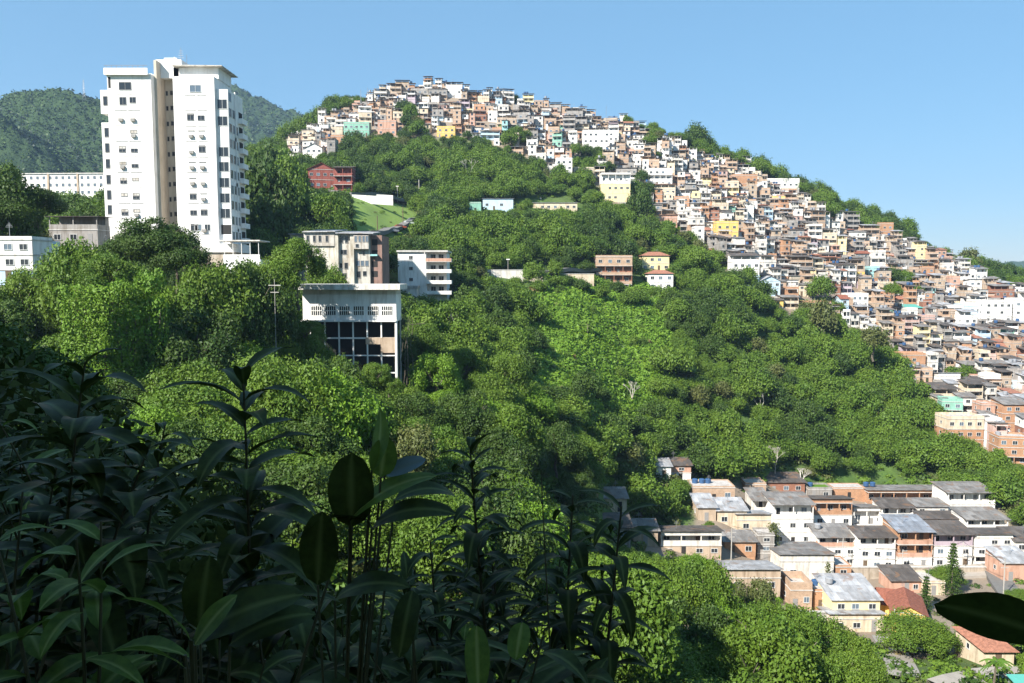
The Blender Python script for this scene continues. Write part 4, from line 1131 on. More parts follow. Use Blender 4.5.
fv('cream two-storey house under the bushes at the lower forest edge', 'the cream forest-edge house', 934, 958, 396, 415, 2, 'cream', 'terrace', rm='dsheet')
fv('mint green draped building at the left end of the hilltop town', 'the mint green building', 344, 369, 124, 137, 2, 'green', wn=5)
fv('orange brick house left of the mint green building', 'the left orange brick house', 326, 345, 137, 148, 2, 'brick')
fv('pink brick house right of the mint green building', 'the pink hilltop house', 378, 396, 122, 136, 2, 'salmon')
fv('yellow house at the foot of the hilltop town above the trees', 'the yellow hilltop house', 437, 455, 128, 138, 2, 'yellow')
fv('white and blue tall house standing over the hilltop forest edge', 'the white forest-edge house', 556, 572, 160, 182, 4, 'white')
fv('white wide building in the upper middle of the town', 'the wide white building', 583, 609, 132, 151, 3, 'white', wn=5)
fv('long low salmon house with clay roof at the forest edge', 'the long salmon house', 654, 677, 218, 230, 1, 'salmon', 'sheet', rm='clay')
fv('white house with stone-coloured upper floor just above the forest corner', 'the corner white house', 695, 704, 228, 246, 3, 'white')
fv('white house with turquoise panel in the right part of the town', 'the turquoise panel house', 868, 879, 268, 280, 2, 'cyan')
fv('wide white building with railed floors in the upper town', 'the railed white building', 648, 672, 170, 186, 3, 'white', ver=(1,))
fv('red-roofed wide house near the right ridge', 'the red-roofed ridge house', 918, 946, 250, 262, 2, 'salmon', 'sheet', rm='clay')
fv('white house with four dark windows in the lower right town', 'the four-window white house', 846, 868, 295, 308, 2, 'white', wn=4)
fv('green-roofed low house in the lower right town', 'the green-roofed house', 904, 922, 308, 318, 1, 'grey', 'sheet', rm='pool')
fv('raw brick house with grey metal roof at the lower right edge', 'the lower right brick house', 1003, 1030, 404, 432, 3, 'brick', 'sheet', rm='gsheet')
fv('white house with pale metal awning in the lower right town', 'the pale awning house', 938, 960, 376, 390, 1, 'white', 'sheet', rm='lsheet')
fv('orange brick wide house above the cream forest-edge house', 'the wide orange brick house', 902, 925, 355, 374, 2, 'brick')
fv('white small chapel-like house alone on the left hilltop slope', 'the small white hilltop house', 306, 322, 148, 161, 2, 'white', 'gablef', rm='gsheet')
fv('dark-roofed white house at the very top of the hill', 'the hilltop terrace house', 446, 462, 87, 98, 1, 'white', 'terrace', rm='dsheet')

WALLS = [('white', 'white', 20), ('white2', 'stained white', 25), ('cream', 'cream', 15), ('beige', 'beige', 12), ('grey', 'grey', 15), ('brick', 'brick', 13), ('brick2', 'pale brick', 20), ('brick3', 'dark brick', 4),
         ('pink', 'pink', 7), ('salmon', 'salmon', 6), ('paleyellow', 'pale yellow', 4), ('blue', 'light blue', 3), ('yellow', 'yellow', 1.2), ('mauve', 'mauve', 3), ('cyan', 'turquoise', .6), ('green', 'green', .6)]
def pick(r, L_): 
    t = r.uniform(0, sum(a[-1] for a in L_))
    for a in L_:
        t -= a[-1]
        if t <= 0: return a
    return L_[-1]
GAPS = [(508, 528, 136, 154), (574, 606, 160, 182), (634, 650, 186, 220), (404, 420, 118, 140), (645, 660, 138, 160), (812, 842, 175, 212), (945, 962, 376, 392), (892, 915, 282, 300), (800, 835, 300, 345)]
def ingap(px, py): return any(a < px < b and c < py < d_ for a, b, c, d_ in GAPS)
rv = random.Random(42)
cand = []
placed = [(x, y, r) for x, y, r in FOOT]
y = 206.0
def fav_ok(x, y):
    z = hf(x, y); px, py = proj(x, y, z)
    return bool(inpoly([px], [py], FAVELA)[0]) and -40 < px < 1090, px, py, z
row = 0
while y < 470:
    row += 1
    x = -150.0 - rv.uniform(0, 5)
    while x < 350:
        k = pick(rv, [('s', 3.4, 7), ('m', 4.8, 6), ('l', 6.6, 3), ('x', 9.5, .6)])
        w = k[1] * rv.uniform(.80, 1.08); dp = rv.uniform(4.0, 6.2)
        xx = x + w / 2
        yy = y + 2.6 * float(vnoise(xx, y, 18, 4)) + rv.uniform(-1.1, 1.1)
        ok, px, py, z = fav_ok(xx, yy)
        gap = any(a < px < b and c < py < d_ for a, b, c, d_ in GAPS)
        if ok and not (gap and rv.random() < .85) and rv.random() < .965:
            if all((xx - a) ** 2 + (yy + dp / 2 - b) ** 2 > (c + w * .32) ** 2 for a, b, c in placed if abs(b - yy) < 20):
                st = pick(rv, [(1, 4), (2, 5), (3, 2.2), (4, .35)])[0]
                if rv.random() < .06: st = 1
                if yy > 436: st = min(st, 2)
                cand.append((xx, yy, z, w, dp, st, px, py))
        x += w + (rv.uniform(.15, .8) if rv.random() < .8 else rv.uniform(1.0, 2.6))
    y += 4.7 + rv.uniform(-.3, .3)
hs_ = [2.45, 2.6, 2.35, 2.7]
spec = []
for c in cand:
    xx, yy, z, w, dp, st, px, py = c
    r = random.Random(int(xx * 131 + yy * 977))
    mnoise = float(vnoise(xx, yy, 30, 8))
    wl = [(a, b, q * (2.2 if a.startswith('brick') and (px > 860 and py > 330 or mnoise > .35) else 1) * (1.6 if a in ('white', 'white2') and mnoise < -.1 else 1)) for a, b, q in WALLS]
    wm_, wname, _ = pick(r, wl)
    roof = pick(r, [('slab', 3.6), ('sheet', 4.0), ('terrace', 4.6), ('gable', .3)])[0]
    rm = {'slab': 'rooftop', 'sheet': r.choice(['dsheet', 'gsheet', 'gsheet', 'lsheet', 'clay', 'gsheet']), 'terrace': r.choice(['dsheet', 'gsheet', 'dsheet', 'lsheet']), 'gable': r.choice(['clay', 'dclay'])}[roof]
    ver = tuple(k for k in range(st) if r.random() < .42)
    walls = [wm_] * st
    if st > 1 and r.random() < .45: walls[-1] = r.choice(['brick2', 'white', 'brick2', 'cream', 'grey', 'white2', 'beige'])
    tk = 0 if roof == 'gable' else (1 if r.random() < .24 else 2 if r.random() < .05 else 0)
    tm = 'tank' if r.random() < .62 else 'tankg'
    spec.append(dict(x=xx, y=yy, z=z, w=w, dp=dp, st=st, px=px, py=py, wall=wm_, wname=wname, roof=roof, rm=rm, ver=ver, walls=walls, tk=tk, tm=tm, hs=r.choice(hs_), yaw=r.uniform(-.16, .16) + .12 * mnoise, seed=int(r.random() * 1e6), par=r.choice([.5, .8, .9]), area=(w * (1 + .5 * st)) / yy ** 2 if -5 < px < 1029 else 0))
spec.sort(key=lambda s: -s['area'])
near, rest = spec[:225], spec[225:]
ROOFW = {('slab', 'rooftop'): 'flat roof', ('sheet', 'dsheet'): 'dark sheet roof', ('sheet', 'gsheet'): 'grey sheet roof', ('sheet', 'lsheet'): 'pale metal roof', ('sheet', 'clay'): 'clay roof',
         ('terrace', 'dsheet'): 'dark roofed terrace', ('terrace', 'gsheet'): 'grey roofed terrace', ('terrace', 'lsheet'): 'pale roofed terrace', ('gable', 'clay'): 'tiled gable', ('gable', 'dclay'): 'brown tiled gable'}
STW = {1: 'one-storey', 2: 'two-storey', 3: 'three-storey', 4: 'four-storey'}
ORD = ['leftmost', 'second from left', 'third from left', 'fourth from left', 'fifth from left', 'sixth from left', 'seventh from left', 'eighth from left', 'ninth from left', 'tenth from left'] + ['further right'] * 60
def where(px, py, land):
    b = min(land, key=lambda l: (l[0] - px) ** 2 + 1.6 * (l[1] - py) ** 2)
    dx, dy = px - b[0], py - b[1]; ds = math.hypot(dx, dy)
    v = 'above' if dy < 0 else 'below'; h = 'left of' if dx < 0 else 'right of'
    wd = v if abs(dy) > 2 * abs(dx) else h if abs(dx) > 2 * abs(dy) else ('up-' if dy < 0 else 'down-') + h.replace(' of', '') + ' of'
    return ('just ' if ds < 18 else 'well ' if ds > 55 else '') + wd + ' ' + b[2]
def uniq(items):
    """items: dicts with px, py, lab; adds an order along the row where labels agree"""
    by = {}
    for s in items: by.setdefault(s['lab'], []).append(s)
    for lab, v in by.items():
        if len(v) > 1:
            v.sort(key=lambda s: s['px'])
            for i, s in enumerate(v):
                s['lab'] = lab + ', ' + (ORD[i] if len(v) > 2 or i == 0 and False else ('left one' if i == 0 else 'right one'))
for s in near:
    a_, b_ = f"{s['wname']} {STW[s['st']]} house", where(s['px'], s['py'] - 4, fav_land)
    s['lab'] = f"{a_} with {ROOFW[(s['roof'], s['rm'])]} {b_}"
    if len(s['lab'].split()) > 13: s['lab'] = a_ + ' ' + b_
uniq(near)
for s in near:
    house('hillside_house', s['lab'], 'house', FG, (s['x'], s['y'], s['z']), s['yaw'], s['w'], s['dp'], s['st'], s['hs'], s['wall'], s['roof'], s['ver'], s['rm'], s['tk'], s['seed'], walls=s['walls'], sub=False, tm=s['tm'], par=s['par'], foot=False, pitch=.13)
mb = MB()
for s in rest:
    r = random.Random(s['seed']); w, dp, st, hs = s['w'], s['dp'], s['st'], s['hs']; k0 = len(mb.v)
    mb.box(-w/2 + .02, w/2 - .02, .02, dp - .02, -5, 0, 'concrete')
    for k in range(st):
        z0, z1 = k * hs, k * hs + hs; yf = 0
        if k in s['ver']:
            yf = 1.4; mb.box(-w/2, w/2, 0, .12, z0 + .08, z0 + .95, s['walls'][k])
            for i in range(3): mb.box(-w/2 + .02 + (w - .2) * i / 2, -w/2 + .18 + (w - .2) * i / 2, .01, .17, z0 + .952, z1 - .08, s['walls'][k])
        mb.box(-w/2 + .004 * k, w/2 - .004 * k, yf + .004 * k, dp, z0, z1, s['walls'][k])
        mb.box(-w/2 - .1, w/2 + .1, -.1, dp + .02, z1 - .08, z1 + .07, 'slab')
        n = max(1, int(w / 2.3))
        for i in range(n):
            xx = -w/2 + w * (i + .5) / n + r.uniform(-.15, .15); a = r.uniform(.4, .6)
            if r.random() < .9: mb.box(xx - a, xx + a, yf + .004 * k - .03, yf + .1, z0 + .9, z0 + 2.05, 'glass'); mb.box(xx - a - .08, xx + a + .08, yf + .004 * k - .09, yf + .1, z0 + .8, z0 + .89, 'frame')
    ze = st * hs + .07; P = s['roof']
    if P == 'slab':
        mb.box(-w/2, w/2, 0, .12, ze, ze + s['par'], s['walls'][-1]); mb.box(-w/2, w/2, .121, dp, ze, ze + .05, 'rooftop')
        zt = ze + .05
    else:
        hh = 2.3 if P == 'terrace' else 0
        if hh:
            mb.box(-w/2, w/2, 0, .12, ze, ze + .9, s['walls'][-1]); mb.box(-w/2 + .13, w/2 - .13, dp * .7, dp, ze, ze + 2.35, s['walls'][-1])
            for i in range(3): mb.box(-w/2 + .02 + (w - .2) * i / 2, -w/2 + .18 + (w - .2) * i / 2, .01, .17, ze + .902, ze + 2.3, s['walls'][-1])
        o_ = .45; g = .14; zf, zb = ze + hh + .02, ze + hh + .02 + dp * g
        if not hh: mb.prism([(-w/2 + .01, .01, ze), (-w/2 + .01, dp - .01, ze), (-w/2 + .01, dp - .01, zb - .01)], (w - .02, 0, 0), s['walls'][-1])
        q = [(-w/2 - o_, -o_, zf - g * o_), (w/2 + o_, -o_, zf - g * o_), (w/2 + o_, dp + o_, zb + g * o_), (-w/2 - o_, dp + o_, zb + g * o_)]
        mb.hexa(q + [(a, b, c + .09) for a, b, c in q], s['rm']); zt = zb
    for i in range(s['tk']): mb.tube((-w/2 + 1 + i * 1.4, dp * .6, zt), (-w/2 + 1 + i * 1.4, dp * .6, zt + 1), .6, .66, s['tm'], 9)
    ca, sa = math.cos(s['yaw']), math.sin(s['yaw'])
    for i in range(k0, len(mb.v)):
        a, b, c = mb.v[i]; mb.v[i] = (s['x'] + a * ca - b * sa, s['y'] + a * sa + b * ca, s['z'] + c)
tag(mb.build('hillside_houses'), 'mass of small far houses packed up to the ridge line', 'houses', kind='stuff')
print('FAVELA', len(near), len(rest))

# ================================================================== TREES
land_t = [(170, 240, 'the white tower'), (340, 255, 'the weathered grey block'), (350, 320, 'the building on columns'), (424, 275, 'the white balcony house'), (613, 270, 'the stilt house'), (657, 270, 'the cream red-roofed house'),
          (498, 204, 'the turquoise house'), (555, 206, 'the pinkish court building'), (600, 350, 'the vine-covered clearing'), (515, 275, 'the hill road wall'), (380, 215, 'the grass slope'), (325, 180, 'the red gabled house'),
          (615, 190, 'the yellow forest-edge house'), (673, 470, 'the lone white house'), (690, 545, 'the long veranda house'), (790, 520, 'the three-storey white building'), (930, 500, 'the long brick and white house'),
          (750, 585, 'the low pale metal roof'), (855, 610, 'the cream two-window house'), (60, 185, 'the long white block'), (70, 230, 'the open-fronted grey house'), (20, 260, 'the blue and white house'),
          (275, 300, 'the slim white pole'), (700, 300, 'the forest edge by the town'), (818, 310, 'the orange brick row'), (965, 435, 'the large brick apartment house'), (470, 160, 'the hilltop forest'), (612, 500, 'the pale hut'), (911, 372, 'the wide orange brick house'), (740, 400, 'the middle of the forest'), (520, 390, 'the vine clearing left edge'), (900, 450, 'the lower forest corner')]
rt = random.Random(99)
KEEP += [(890, 638, 1024, 690, 109), (780, 592, 828, 612, 120), (826, 600, 884, 640, 122), (884, 600, 905, 640, 112)]
trees = []      # dicts: kind x y z s sz px py name words
def crown_box(t):
    v = PROTO[t['kind']][0]; R, H, cb = v[3], v[4], v[2]
    zc0 = t['z'] + cb * t['sz']; zc1 = t['z'] + (cb + H) * t['sz']
    px, pt = proj(t['x'], t['y'], zc1); _, pb = proj(t['x'], t['y'], zc0)
    r = R * t['s'] / t['y'] * F
    return px - r * .9, pt, px + r * .9, pb
def blocked(t):
    a, b, c, d_ = crown_box(t)
    for x0, y0, x1, y1, dd in KEEP:
        if t['y'] < dd and a < x1 - 1 and c > x0 + 1 and b + 1 < y1 and d_ > y0 + 1: return True
    return False
def add(kind, px, py, d, s, sz=None, name='tree', words=None, force=True, top=None):
    """special tree; py = ground row or, with top, the crown's top row"""
    p = at(px, py, d); z = hf(p.x, p.y)
    v = PROTO[kind][0]
    sz = sz or s
    if top is not None:
        zt = at(px, top, d).z; q = (zt - z) / (v[2] + v[4])
        if .55 * sz < q < 2.3 * sz:
            sz = q; s = max(s, q * (.5 if d > 180 or name != 'tree' else .6)) if d > 115 or top < 300 else s
        else: z = zt - (v[2] + v[4]) * sz
    t = dict(kind=kind, x=p.x, y=p.y, z=z, s=s, sz=sz, name=name, words=words, special=True); trees.append(t)
    FOOT.append((p.x, p.y, v[3] * s * .3)); return t
# trees one can tell apart in the photograph
add('broad_dark', 147, 0, 108, 1.25, 1.1, words='big dark domed tree in front of the tower foot', top=218)
add('broad_mid', 12, 0, 103, .8, .8, words='leafy tree hiding the foot of the blue and white house', top=272)
add('broad_mid', 44, 0, 101, .8, .8, words='leafy tree below the narrow pale blue house', top=264)
add('broad_dark', 120, 0, 112, .95, 1.0, words='dark leafy tree leaning left of the big domed tree', top=230)
add('broad_dark', 168, 0, 106, .95, 1.0, words='dark tree at the right shoulder of the big domed tree', top=236)
add('broad_mid', 75, 0, 100, 1.15, 1.1, words='wide green tree below the open-fronted grey house', top=246)
add('broad_mid', 100, 0, 96, 1.0, 1.0, words='green tree between the wide tree and the ivy column', top=256)
add('ivy_column', 113, 0, 88, 1.25, 1.5, name='ivy_covered_tree', words='tall trunk wrapped in bright ivy below the domed tree', top=272)
add('ivy_column', 140, 0, 90, 1.3, 1.1, name='ivy_covered_tree', words='shorter ivy-wrapped trunk right of the tall one', top=262)
add('broad_mid', 205, 0, 104, 1.1, 1.1, words='green tree under the stone base of the tower', top=266)
add('broad_dark', 238, 0, 108, 1.1, 1.2, words='dark tree below the white pergola terrace', top=262)
add('broad_mid', 262, 0, 112, 1.0, 1.2, words='green tree left of the slim white pole', top=258)
add('broad_mid', 292, 0, 116, .95, 1.2, words='tree reaching up the left side of the weathered grey block', top=240)
add('broad_mid', 318, 0, 150, .8, .9, words='tree covering the lower left windows of the weathered block', top=262)
add('tall_dark', 10, 0, 130, 1.7, 1.4, words='black-green tree hanging in from the left edge above the blue house', top=166)
add('broad_dark', 27, 0, 132, 1.0, .9, words='dark feathery tree at the left edge under the long white block', top=188)
add('broad_dark', -8, 0, 128, 1.3, 1.0, words='dark tree cut by the left edge beside the blue house', top=196)
for px, tp, d, s, wd in ((262, 158, 205, 1.5, 'large dark tree on the slope right of the tower'), (280, 154, 290, 1.3, 'high green tree on the slope behind the tower'), (262, 146, 280, 1.4, 'high dark tree nearest the mountain gap'),
                         (312, 196, 236, 1.3, 'broad tree below the red gabled house'), (286, 180, 230, 1.2, 'broad tree right of the tower balconies'), (326, 196, 225, 1.1, 'round tree touching the grass slope'),
                         (265, 195, 190, 1.3, 'dark tree beside the tower balconies, lower one'), (282, 160, 262, 1.4, 'tree in the middle of the slope right of the tower')):
    add('broad_dark' if 'dark' in wd else 'broad_mid', px, 0, d, s, s * 1.05, words=wd, top=tp)
for px, tp, d, s, wd in ((698, 125, 468, 2.5, 'tall dark tree standing up from the ridge line'), (713, 139, 470, 1.6, 'smaller tree leaning right of the tall ridge tree'), (728, 147, 470, 1.5, 'rounded tree on the ridge, next after the tall pair'),
                         (745, 150, 472, 1.9, 'broad green tree on the ridge above the brick block'), (764, 155, 472, 1.9, 'dark tree on the ridge above the white ridge house'), (783, 166, 472, 1.8, 'tree on the ridge where it starts to fall'),
                         (804, 176, 470, 1.8, 'dark tree right of the white ridge house'), (822, 182, 466, 1.8, 'pointed tree on the falling ridge'), (824, 196, 440, 1.8, 'dark tree inside the town below the falling ridge'), (840, 200, 465, 1.7, 'rounded tree left of the peach ridge house'),
                         (860, 200, 466, 1.8, 'broad tree above the brick house on the right ridge'), (880, 206, 466, 1.8, 'broad tree over the right ridge, middle'), (898, 212, 466, 1.6, 'dark tree right of the ridge brick house'), (915, 219, 464, 2.0, 'large tree on the right ridge'),
                         (935, 243, 462, 1.4, 'low tree in the dip of the right ridge'), (955, 248, 460, 1.3, 'low tree right of the ridge dip'), (982, 248, 440, 2.3, 'big pale green tree near the right edge of the ridge'), (1003, 260, 430, 1.8, 'dark tree nearest the right edge on the ridge'),
                         (1018, 270, 420, 1.5, 'tree at the right edge where the ridge ends'), (965, 262, 435, 1.2, 'small tree left of the big pale ridge tree'),
                         (511, 94, 466, 1.5, 'dark tree on top of the hill between the roofs'), (522, 135, 432, 1.6, 'dark bushy tree inside the hilltop town'), (642, 187, 350, 1.7, 'dark tree beside the yellow forest-edge house'), (654, 139, 448, .8, 'small tree between the upper town roofs'),
                         (412, 121, 420, 1.3, 'dark tree in the hilltop town above the forest'), (590, 158, 400, 1.5, 'green tree patch inside the upper town, right one'), (580, 163, 402, 1.4, 'green tree patch inside the upper town, left one'), (604, 150, 410, 1.1, 'small tree above the green patch in the upper town'),
                         (903, 284, 320, 1.0, 'round bush tree inside the right part of the town'), (968, 383, 262, .9, 'dark bushy tree between the lower right roofs'), (960, 402, 250, .9, 'wide bush above the large brick apartment house'),
                         (834, 300, 285, 2.0, 'grey-green tree rising at the forest edge under the brick row'), (887, 326, 262, 1.7, 'tall pale tree at the forest edge, rising over roofs'), (984, 366, 275, .8, 'small palm-like tree among the lower right roofs')):
    kd = 'broad_dark' if 'dark' in wd else 'round_olive' if 'pale' in wd or 'grey-green' in wd else 'broad_mid'
    add(kd, px, 0, d, s * (.72 if d > 300 else .8), s * (.8 if d > 300 else .9), words=wd, top=tp)
for i, (px, tp, d, s) in enumerate(((328, 352, 110, .7), (350, 366, 110, .7), (370, 362, 110, .6), (308, 338, 112, .7), (384, 376, 110, .5), (340, 372, 108, .9), (300, 318, 116, .8))):
    add('broad_mid' if i % 2 else 'round_mid', px, 0, d, s, s, top=tp)
RIDGE = [(686, 146), (700, 130), (715, 139), (740, 147), (770, 155), (800, 176), (825, 184), (850, 199), (880, 204), (905, 212), (925, 231), (945, 245), (970, 251), (985, 249), (1005, 260), (1030, 275)]
for i in range(62):
    px = 690 + i * 5.6; tp = float(np.interp(px, [a[0] for a in RIDGE], [a[1] for a in RIDGE])) + rt.uniform(1, 9)
    add(('broad_dark', 'broad_mid', 'broad_dark', 'round_mid')[i % 4], px, 0, rt.uniform(452, 468), rt.uniform(.9, 1.4), rt.uniform(.9, 1.3), top=tp + (6 if px < 760 else 2))
for px, tp, d, s in ((278, 128, 440, 1.3), (296, 118, 448, 1.3), (316, 108, 440, 1.4), (330, 102, 446, 1.4), (345, 98, 450, 1.3), (357, 97, 455, 1.1), (286, 124, 446, 1.2), (306, 114, 452, 1.2), (322, 106, 452, 1.2)):
    add('broad_mid', px, 0, d, s * .75, s * .8, top=tp, words=None)
# the valley floor by the village
add('broad_mid', 712, 0, 88, .95, .9, words='bright bushy tree just below the long veranda house', top=562)
add('flat_mid', 668, 0, 86, 1.05, 1.0, words='wide layered tree in front of the long veranda house', top=560)
add('broad_light', 726, 0, 84, .62, .7, words='yellow-green round tree in the middle of the bottom forest', top=594)
add('round_olive', 765, 0, 96, 1.0, .8, words='olive tree below the low pale metal roof', top=578)
add('broad_light', 760, 0, 76, .6, .5, words='yellow-green tree at the bottom edge', top=662)
add('flat_mid', 820, 0, 86, 1.0, .9, words='flat-topped tree spreading under the half-built brick house', top=612)
add('flat_mid', 790, 0, 82, 1.0, .9, words='layered tree left of the flat-topped one', top=606)
add('flat_mid', 862, 0, 84, .85, .8, words='layered tree at the bottom, right end of the big crowns', top=634)
add('broad_mid', 940, 0, 112, 1.25, 1.1, words='big round tree right of the brown tiled house', top=617)
add('broad_mid', 968, 0, 112, .8, .7, words='lower side crown beside the big round tree', top=634)
add('broad_mid', 977, 0, 150, .75, .75, words='bushy tree between the conifer and the steep road', top=568)
add('round_mid', 962, 0, 152, .65, .8, words='dark shrubby tree just right of the conifer', top=570)
def t_place(t):
    t['px'], t['py'] = (crown_box(t)[0] + crown_box(t)[2]) / 2, (crown_box(t)[1] + crown_box(t)[3]) / 2
# the forest
g = 5.2
yy = 60.0
nfor = 0
while yy < 470:
    st_ = 6.3 if yy < 118 else 5.2 if yy < 260 else 5.8
    x = -yy * .74 - 4
    while x < yy * .74 + 6:
        xx = x + rt.uniform(-1.9, 1.9); y2 = yy + rt.uniform(-1.9, 1.9); x += st_
        z = hf(xx, y2); px, py = proj(xx, y2, z)
        if not (-40 < px < 1064) or py < 60: continue
        if y2 > 200 and inpoly([px], [py], FAVELA)[0] and not ingap(px, py): continue
        if y2 > 118 and inpoly([px], [py], VILLAGE)[0] and y2 < 212 and rt.random() < .97: continue
        if 200 < y2 < 380 and inpoly([px], [py], GRASS)[0]: continue
        if px < 250 and y2 > 420: continue
        vine = bool(inpoly([px + rt.uniform(-16, 16)], [py - 6 + rt.uniform(-14, 14)], VINE)[0])
        if vine and rt.random() < .86: continue
        if any((xx - a) ** 2 + (y2 - b) ** 2 < (c + 1.2) ** 2 for a, b, c in FOOT): continue
        n1 = float(vnoise(xx, y2, 26, 11)); n2 = float(vnoise(xx, y2, 11, 12)); u = rt.random()
        if y2 < 130 and px > 560: kd = 'flat_mid' if u < .22 else 'broad_mid' if u < .5 else 'broad_light' if u < .6 else 'round_mid' if u < .78 else 'broad_dark'
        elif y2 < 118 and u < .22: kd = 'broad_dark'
        elif n1 < -.3: kd = 'broad_dark' if u < .6 else 'tall_dark' if u < .7 else 'broad_mid'
        elif n1 > .32: kd = 'broad_light' if u < .4 else 'round_mid' if u < .7 else 'flat_light' if u < .8 else 'broad_mid'
        else: kd = 'broad_mid' if u < .42 else 'round_mid' if u < .66 else 'broad_dark' if u < .78 else 'round_olive' if u < .86 else 'flat_mid' if u < .94 else 'broad_light'
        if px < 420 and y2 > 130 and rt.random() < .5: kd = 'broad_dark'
        s = rt.uniform(.62, 1.12) * (1.0 + .25 * n2)
        if y2 < 118: s *= 1.2
        if y2 > 250: s *= 1.05
        if vine: s *= .55; kd = 'ivy_column' if u < .2 else 'round_mid' if u < .7 else 'broad_dark'
        if kd in ('tall_dark', 'ivy_column'): s *= .75
        t = dict(kind=kd, x=xx, y=y2, z=z - .2, s=s, sz=s * rt.uniform(.75, 1.45), name='tree', words=None, special=False)
        ok = False
        for tr in range(4):
            cb = crown_box(t)
            fav = y2 > 150 and not ingap(px, py) and bool(inpoly([(cb[0] + cb[2]) / 2], [cb[1] + 5], FAVELA)[0])
            if not blocked(t) and not (fav and rt.random() < .8): ok = True; break
            t['s'] *= .72; t['sz'] *= .72
        if ok: trees.append(t)
    yy += st_ * .92
for t in trees: t_place(t)
for t in trees: t['size'] = PROTO[t['kind']][0][3] * t['s'] / t['y'] + (9 if t['special'] else 0)
trees.sort(key=lambda t: -t['size'])
vis = [t for t in trees if -15 < t['px'] < 1040 and t['py'] < 700]
# those that other crowns or the foreground shrubs hide are not the ones that show largest
def hid(t):
    return t['px'] < 300 and t['py'] > 440 or t['px'] < 560 and t['py'] > 560 or t['px'] < 60 and t['py'] > 330
big = [t for t in vis if t['special'] or not hid(t)][:300]
bi = {id(t) for t in big}
few = [t for t in trees if id(t) not in bi]
TW = {'broad_mid': ('broadleaf_tree', 'green domed tree'), 'broad_dark': ('broadleaf_tree', 'dark green domed tree'), 'broad_light': ('broadleaf_tree', 'bright green domed tree'), 'round_mid': ('bushy_tree', 'bushy round tree'),
      'round_olive': ('bushy_tree', 'olive green bushy tree'), 'flat_mid': ('spreading_tree', 'wide spreading tree'), 'flat_light': ('spreading_tree', 'bright wide spreading tree'), 'tall_dark': ('slender_tree', 'slender dark tree'), 'ivy_column': ('ivy_covered_tree', 'ivy-wrapped column tree')}
for t in big:
    nm, wd = TW[t['kind']]
    if t['name'] == 'tree': t['name'] = nm
    sz = t['size'] % 9 * F
    t['lab'] = t['words'] or f"{'large' if sz > 34 else 'small' if sz < 17 else 'medium'} {wd} {where(t['px'], t['py'], land_t)}"
uniq(big)
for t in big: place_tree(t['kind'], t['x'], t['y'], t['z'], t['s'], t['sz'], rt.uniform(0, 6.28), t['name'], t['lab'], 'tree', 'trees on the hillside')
# the rest of the wood: one mass of smaller-detail crowns
kinds = sorted(PROTO)
src = {}
for o_ in C.objects:
    if o_.type == 'MESH' and o_.name.startswith('crown'):
        for kd in kinds:
            for vi, v in enumerate(PROTO[kd] + FAR[kd]):
                if o_.data == v[0]: src.setdefault((kd, vi), o_)
keys = sorted(src)
P_, S_, Z_, K_, A_ = [], [], [], [], []
for t in few:
    fr_ = t['y'] > 150
    opts = [k for k in range(len(keys)) if keys[k][0] == t['kind'] and (keys[k][1] >= len(PROTO[t['kind']])) == fr_]
    if not opts: opts = [k for k in range(len(keys)) if keys[k][0] == 'broad_mid' and (keys[k][1] >= len(PROTO['broad_mid'])) == fr_]
    k = rt.choice(opts); cb = PROTO[keys[k][0]][0][2]
    P_.append((t['x'], t['y'], t['z'] + cb * t['sz'])); S_.append((t['s'], t['s'], t['sz'])); K_.append(k); A_.append(rt.uniform(0, 6.28))
me = D.meshes.new('woodland'); me.from_pydata(P_, [], [])
a = me.attributes.new('kind_index', 'INT', 'POINT'); a.data.foreach_set('value', K_)
a = me.attributes.new('turn', 'FLOAT', 'POINT'); a.data.foreach_set('value', A_)
a = me.attributes.new('size3', 'FLOAT_VECTOR', 'POINT'); a.data.foreach_set('vector', np.array(S_, np.float32).ravel())
wo = link('woodland', me)
ng = D.node_groups.new('woodland', 'GeometryNodeTree')
ng.interface.new_socket('Geometry', in_out='INPUT', socket_type='NodeSocketGeometry'); ng.interface.new_socket('Geometry', in_out='OUTPUT', socket_type='NodeSocketGeometry')
gi = ng.nodes.new('NodeGroupInput'); go = ng.nodes.new('NodeGroupOutput'); jn = ng.nodes.new('GeometryNodeJoinGeometry')
def named(n, t):
    q = ng.nodes.new('GeometryNodeInputNamedAttribute'); q.data_type = t; q.inputs['Name'].default_value = n
    return next(o for o in q.outputs if o.enabled and o.name == 'Attribute')
ki, tu, s3 = named('kind_index', 'INT'), named('turn', 'FLOAT'), named('size3', 'FLOAT_VECTOR')
cx = ng.nodes.new('ShaderNodeCombineXYZ'); ng.links.new(tu, cx.inputs[2])
for k, key in enumerate(keys):
    cmp_ = ng.nodes.new('FunctionNodeCompare'); cmp_.data_type = 'INT'; cmp_.operation = 'EQUAL'
    ins = [q for q in cmp_.inputs if q.enabled]; ng.links.new(ki, ins[0]); ins[1].default_value = k
    oi = ng.nodes.new('GeometryNodeObjectInfo'); oi.inputs['Object'].default_value = src[key]; oi.inputs['As Instance'].default_value = False
    ip = ng.nodes.new('GeometryNodeInstanceOnPoints')
    ng.links.new(gi.outputs[0], ip.inputs['Points']); ng.links.new(cmp_.outputs[0], ip.inputs['Selection']); ng.links.new(oi.outputs['Geometry'], ip.inputs['Instance'])
    ng.links.new(cx.outputs[0], ip.inputs['Rotation']); ng.links.new(s3, ip.inputs['Scale']); ng.links.new(ip.outputs[0], jn.inputs[0])
ng.links.new(jn.outputs[0], go.inputs[0])
md = wo.modifiers.new('scatter', 'NODES'); md.node_group = ng
tag(wo, 'mass of smaller trees closing the forest between the larger crowns', 'woodland', kind='stuff')
print('TREES', len(big), len(few))

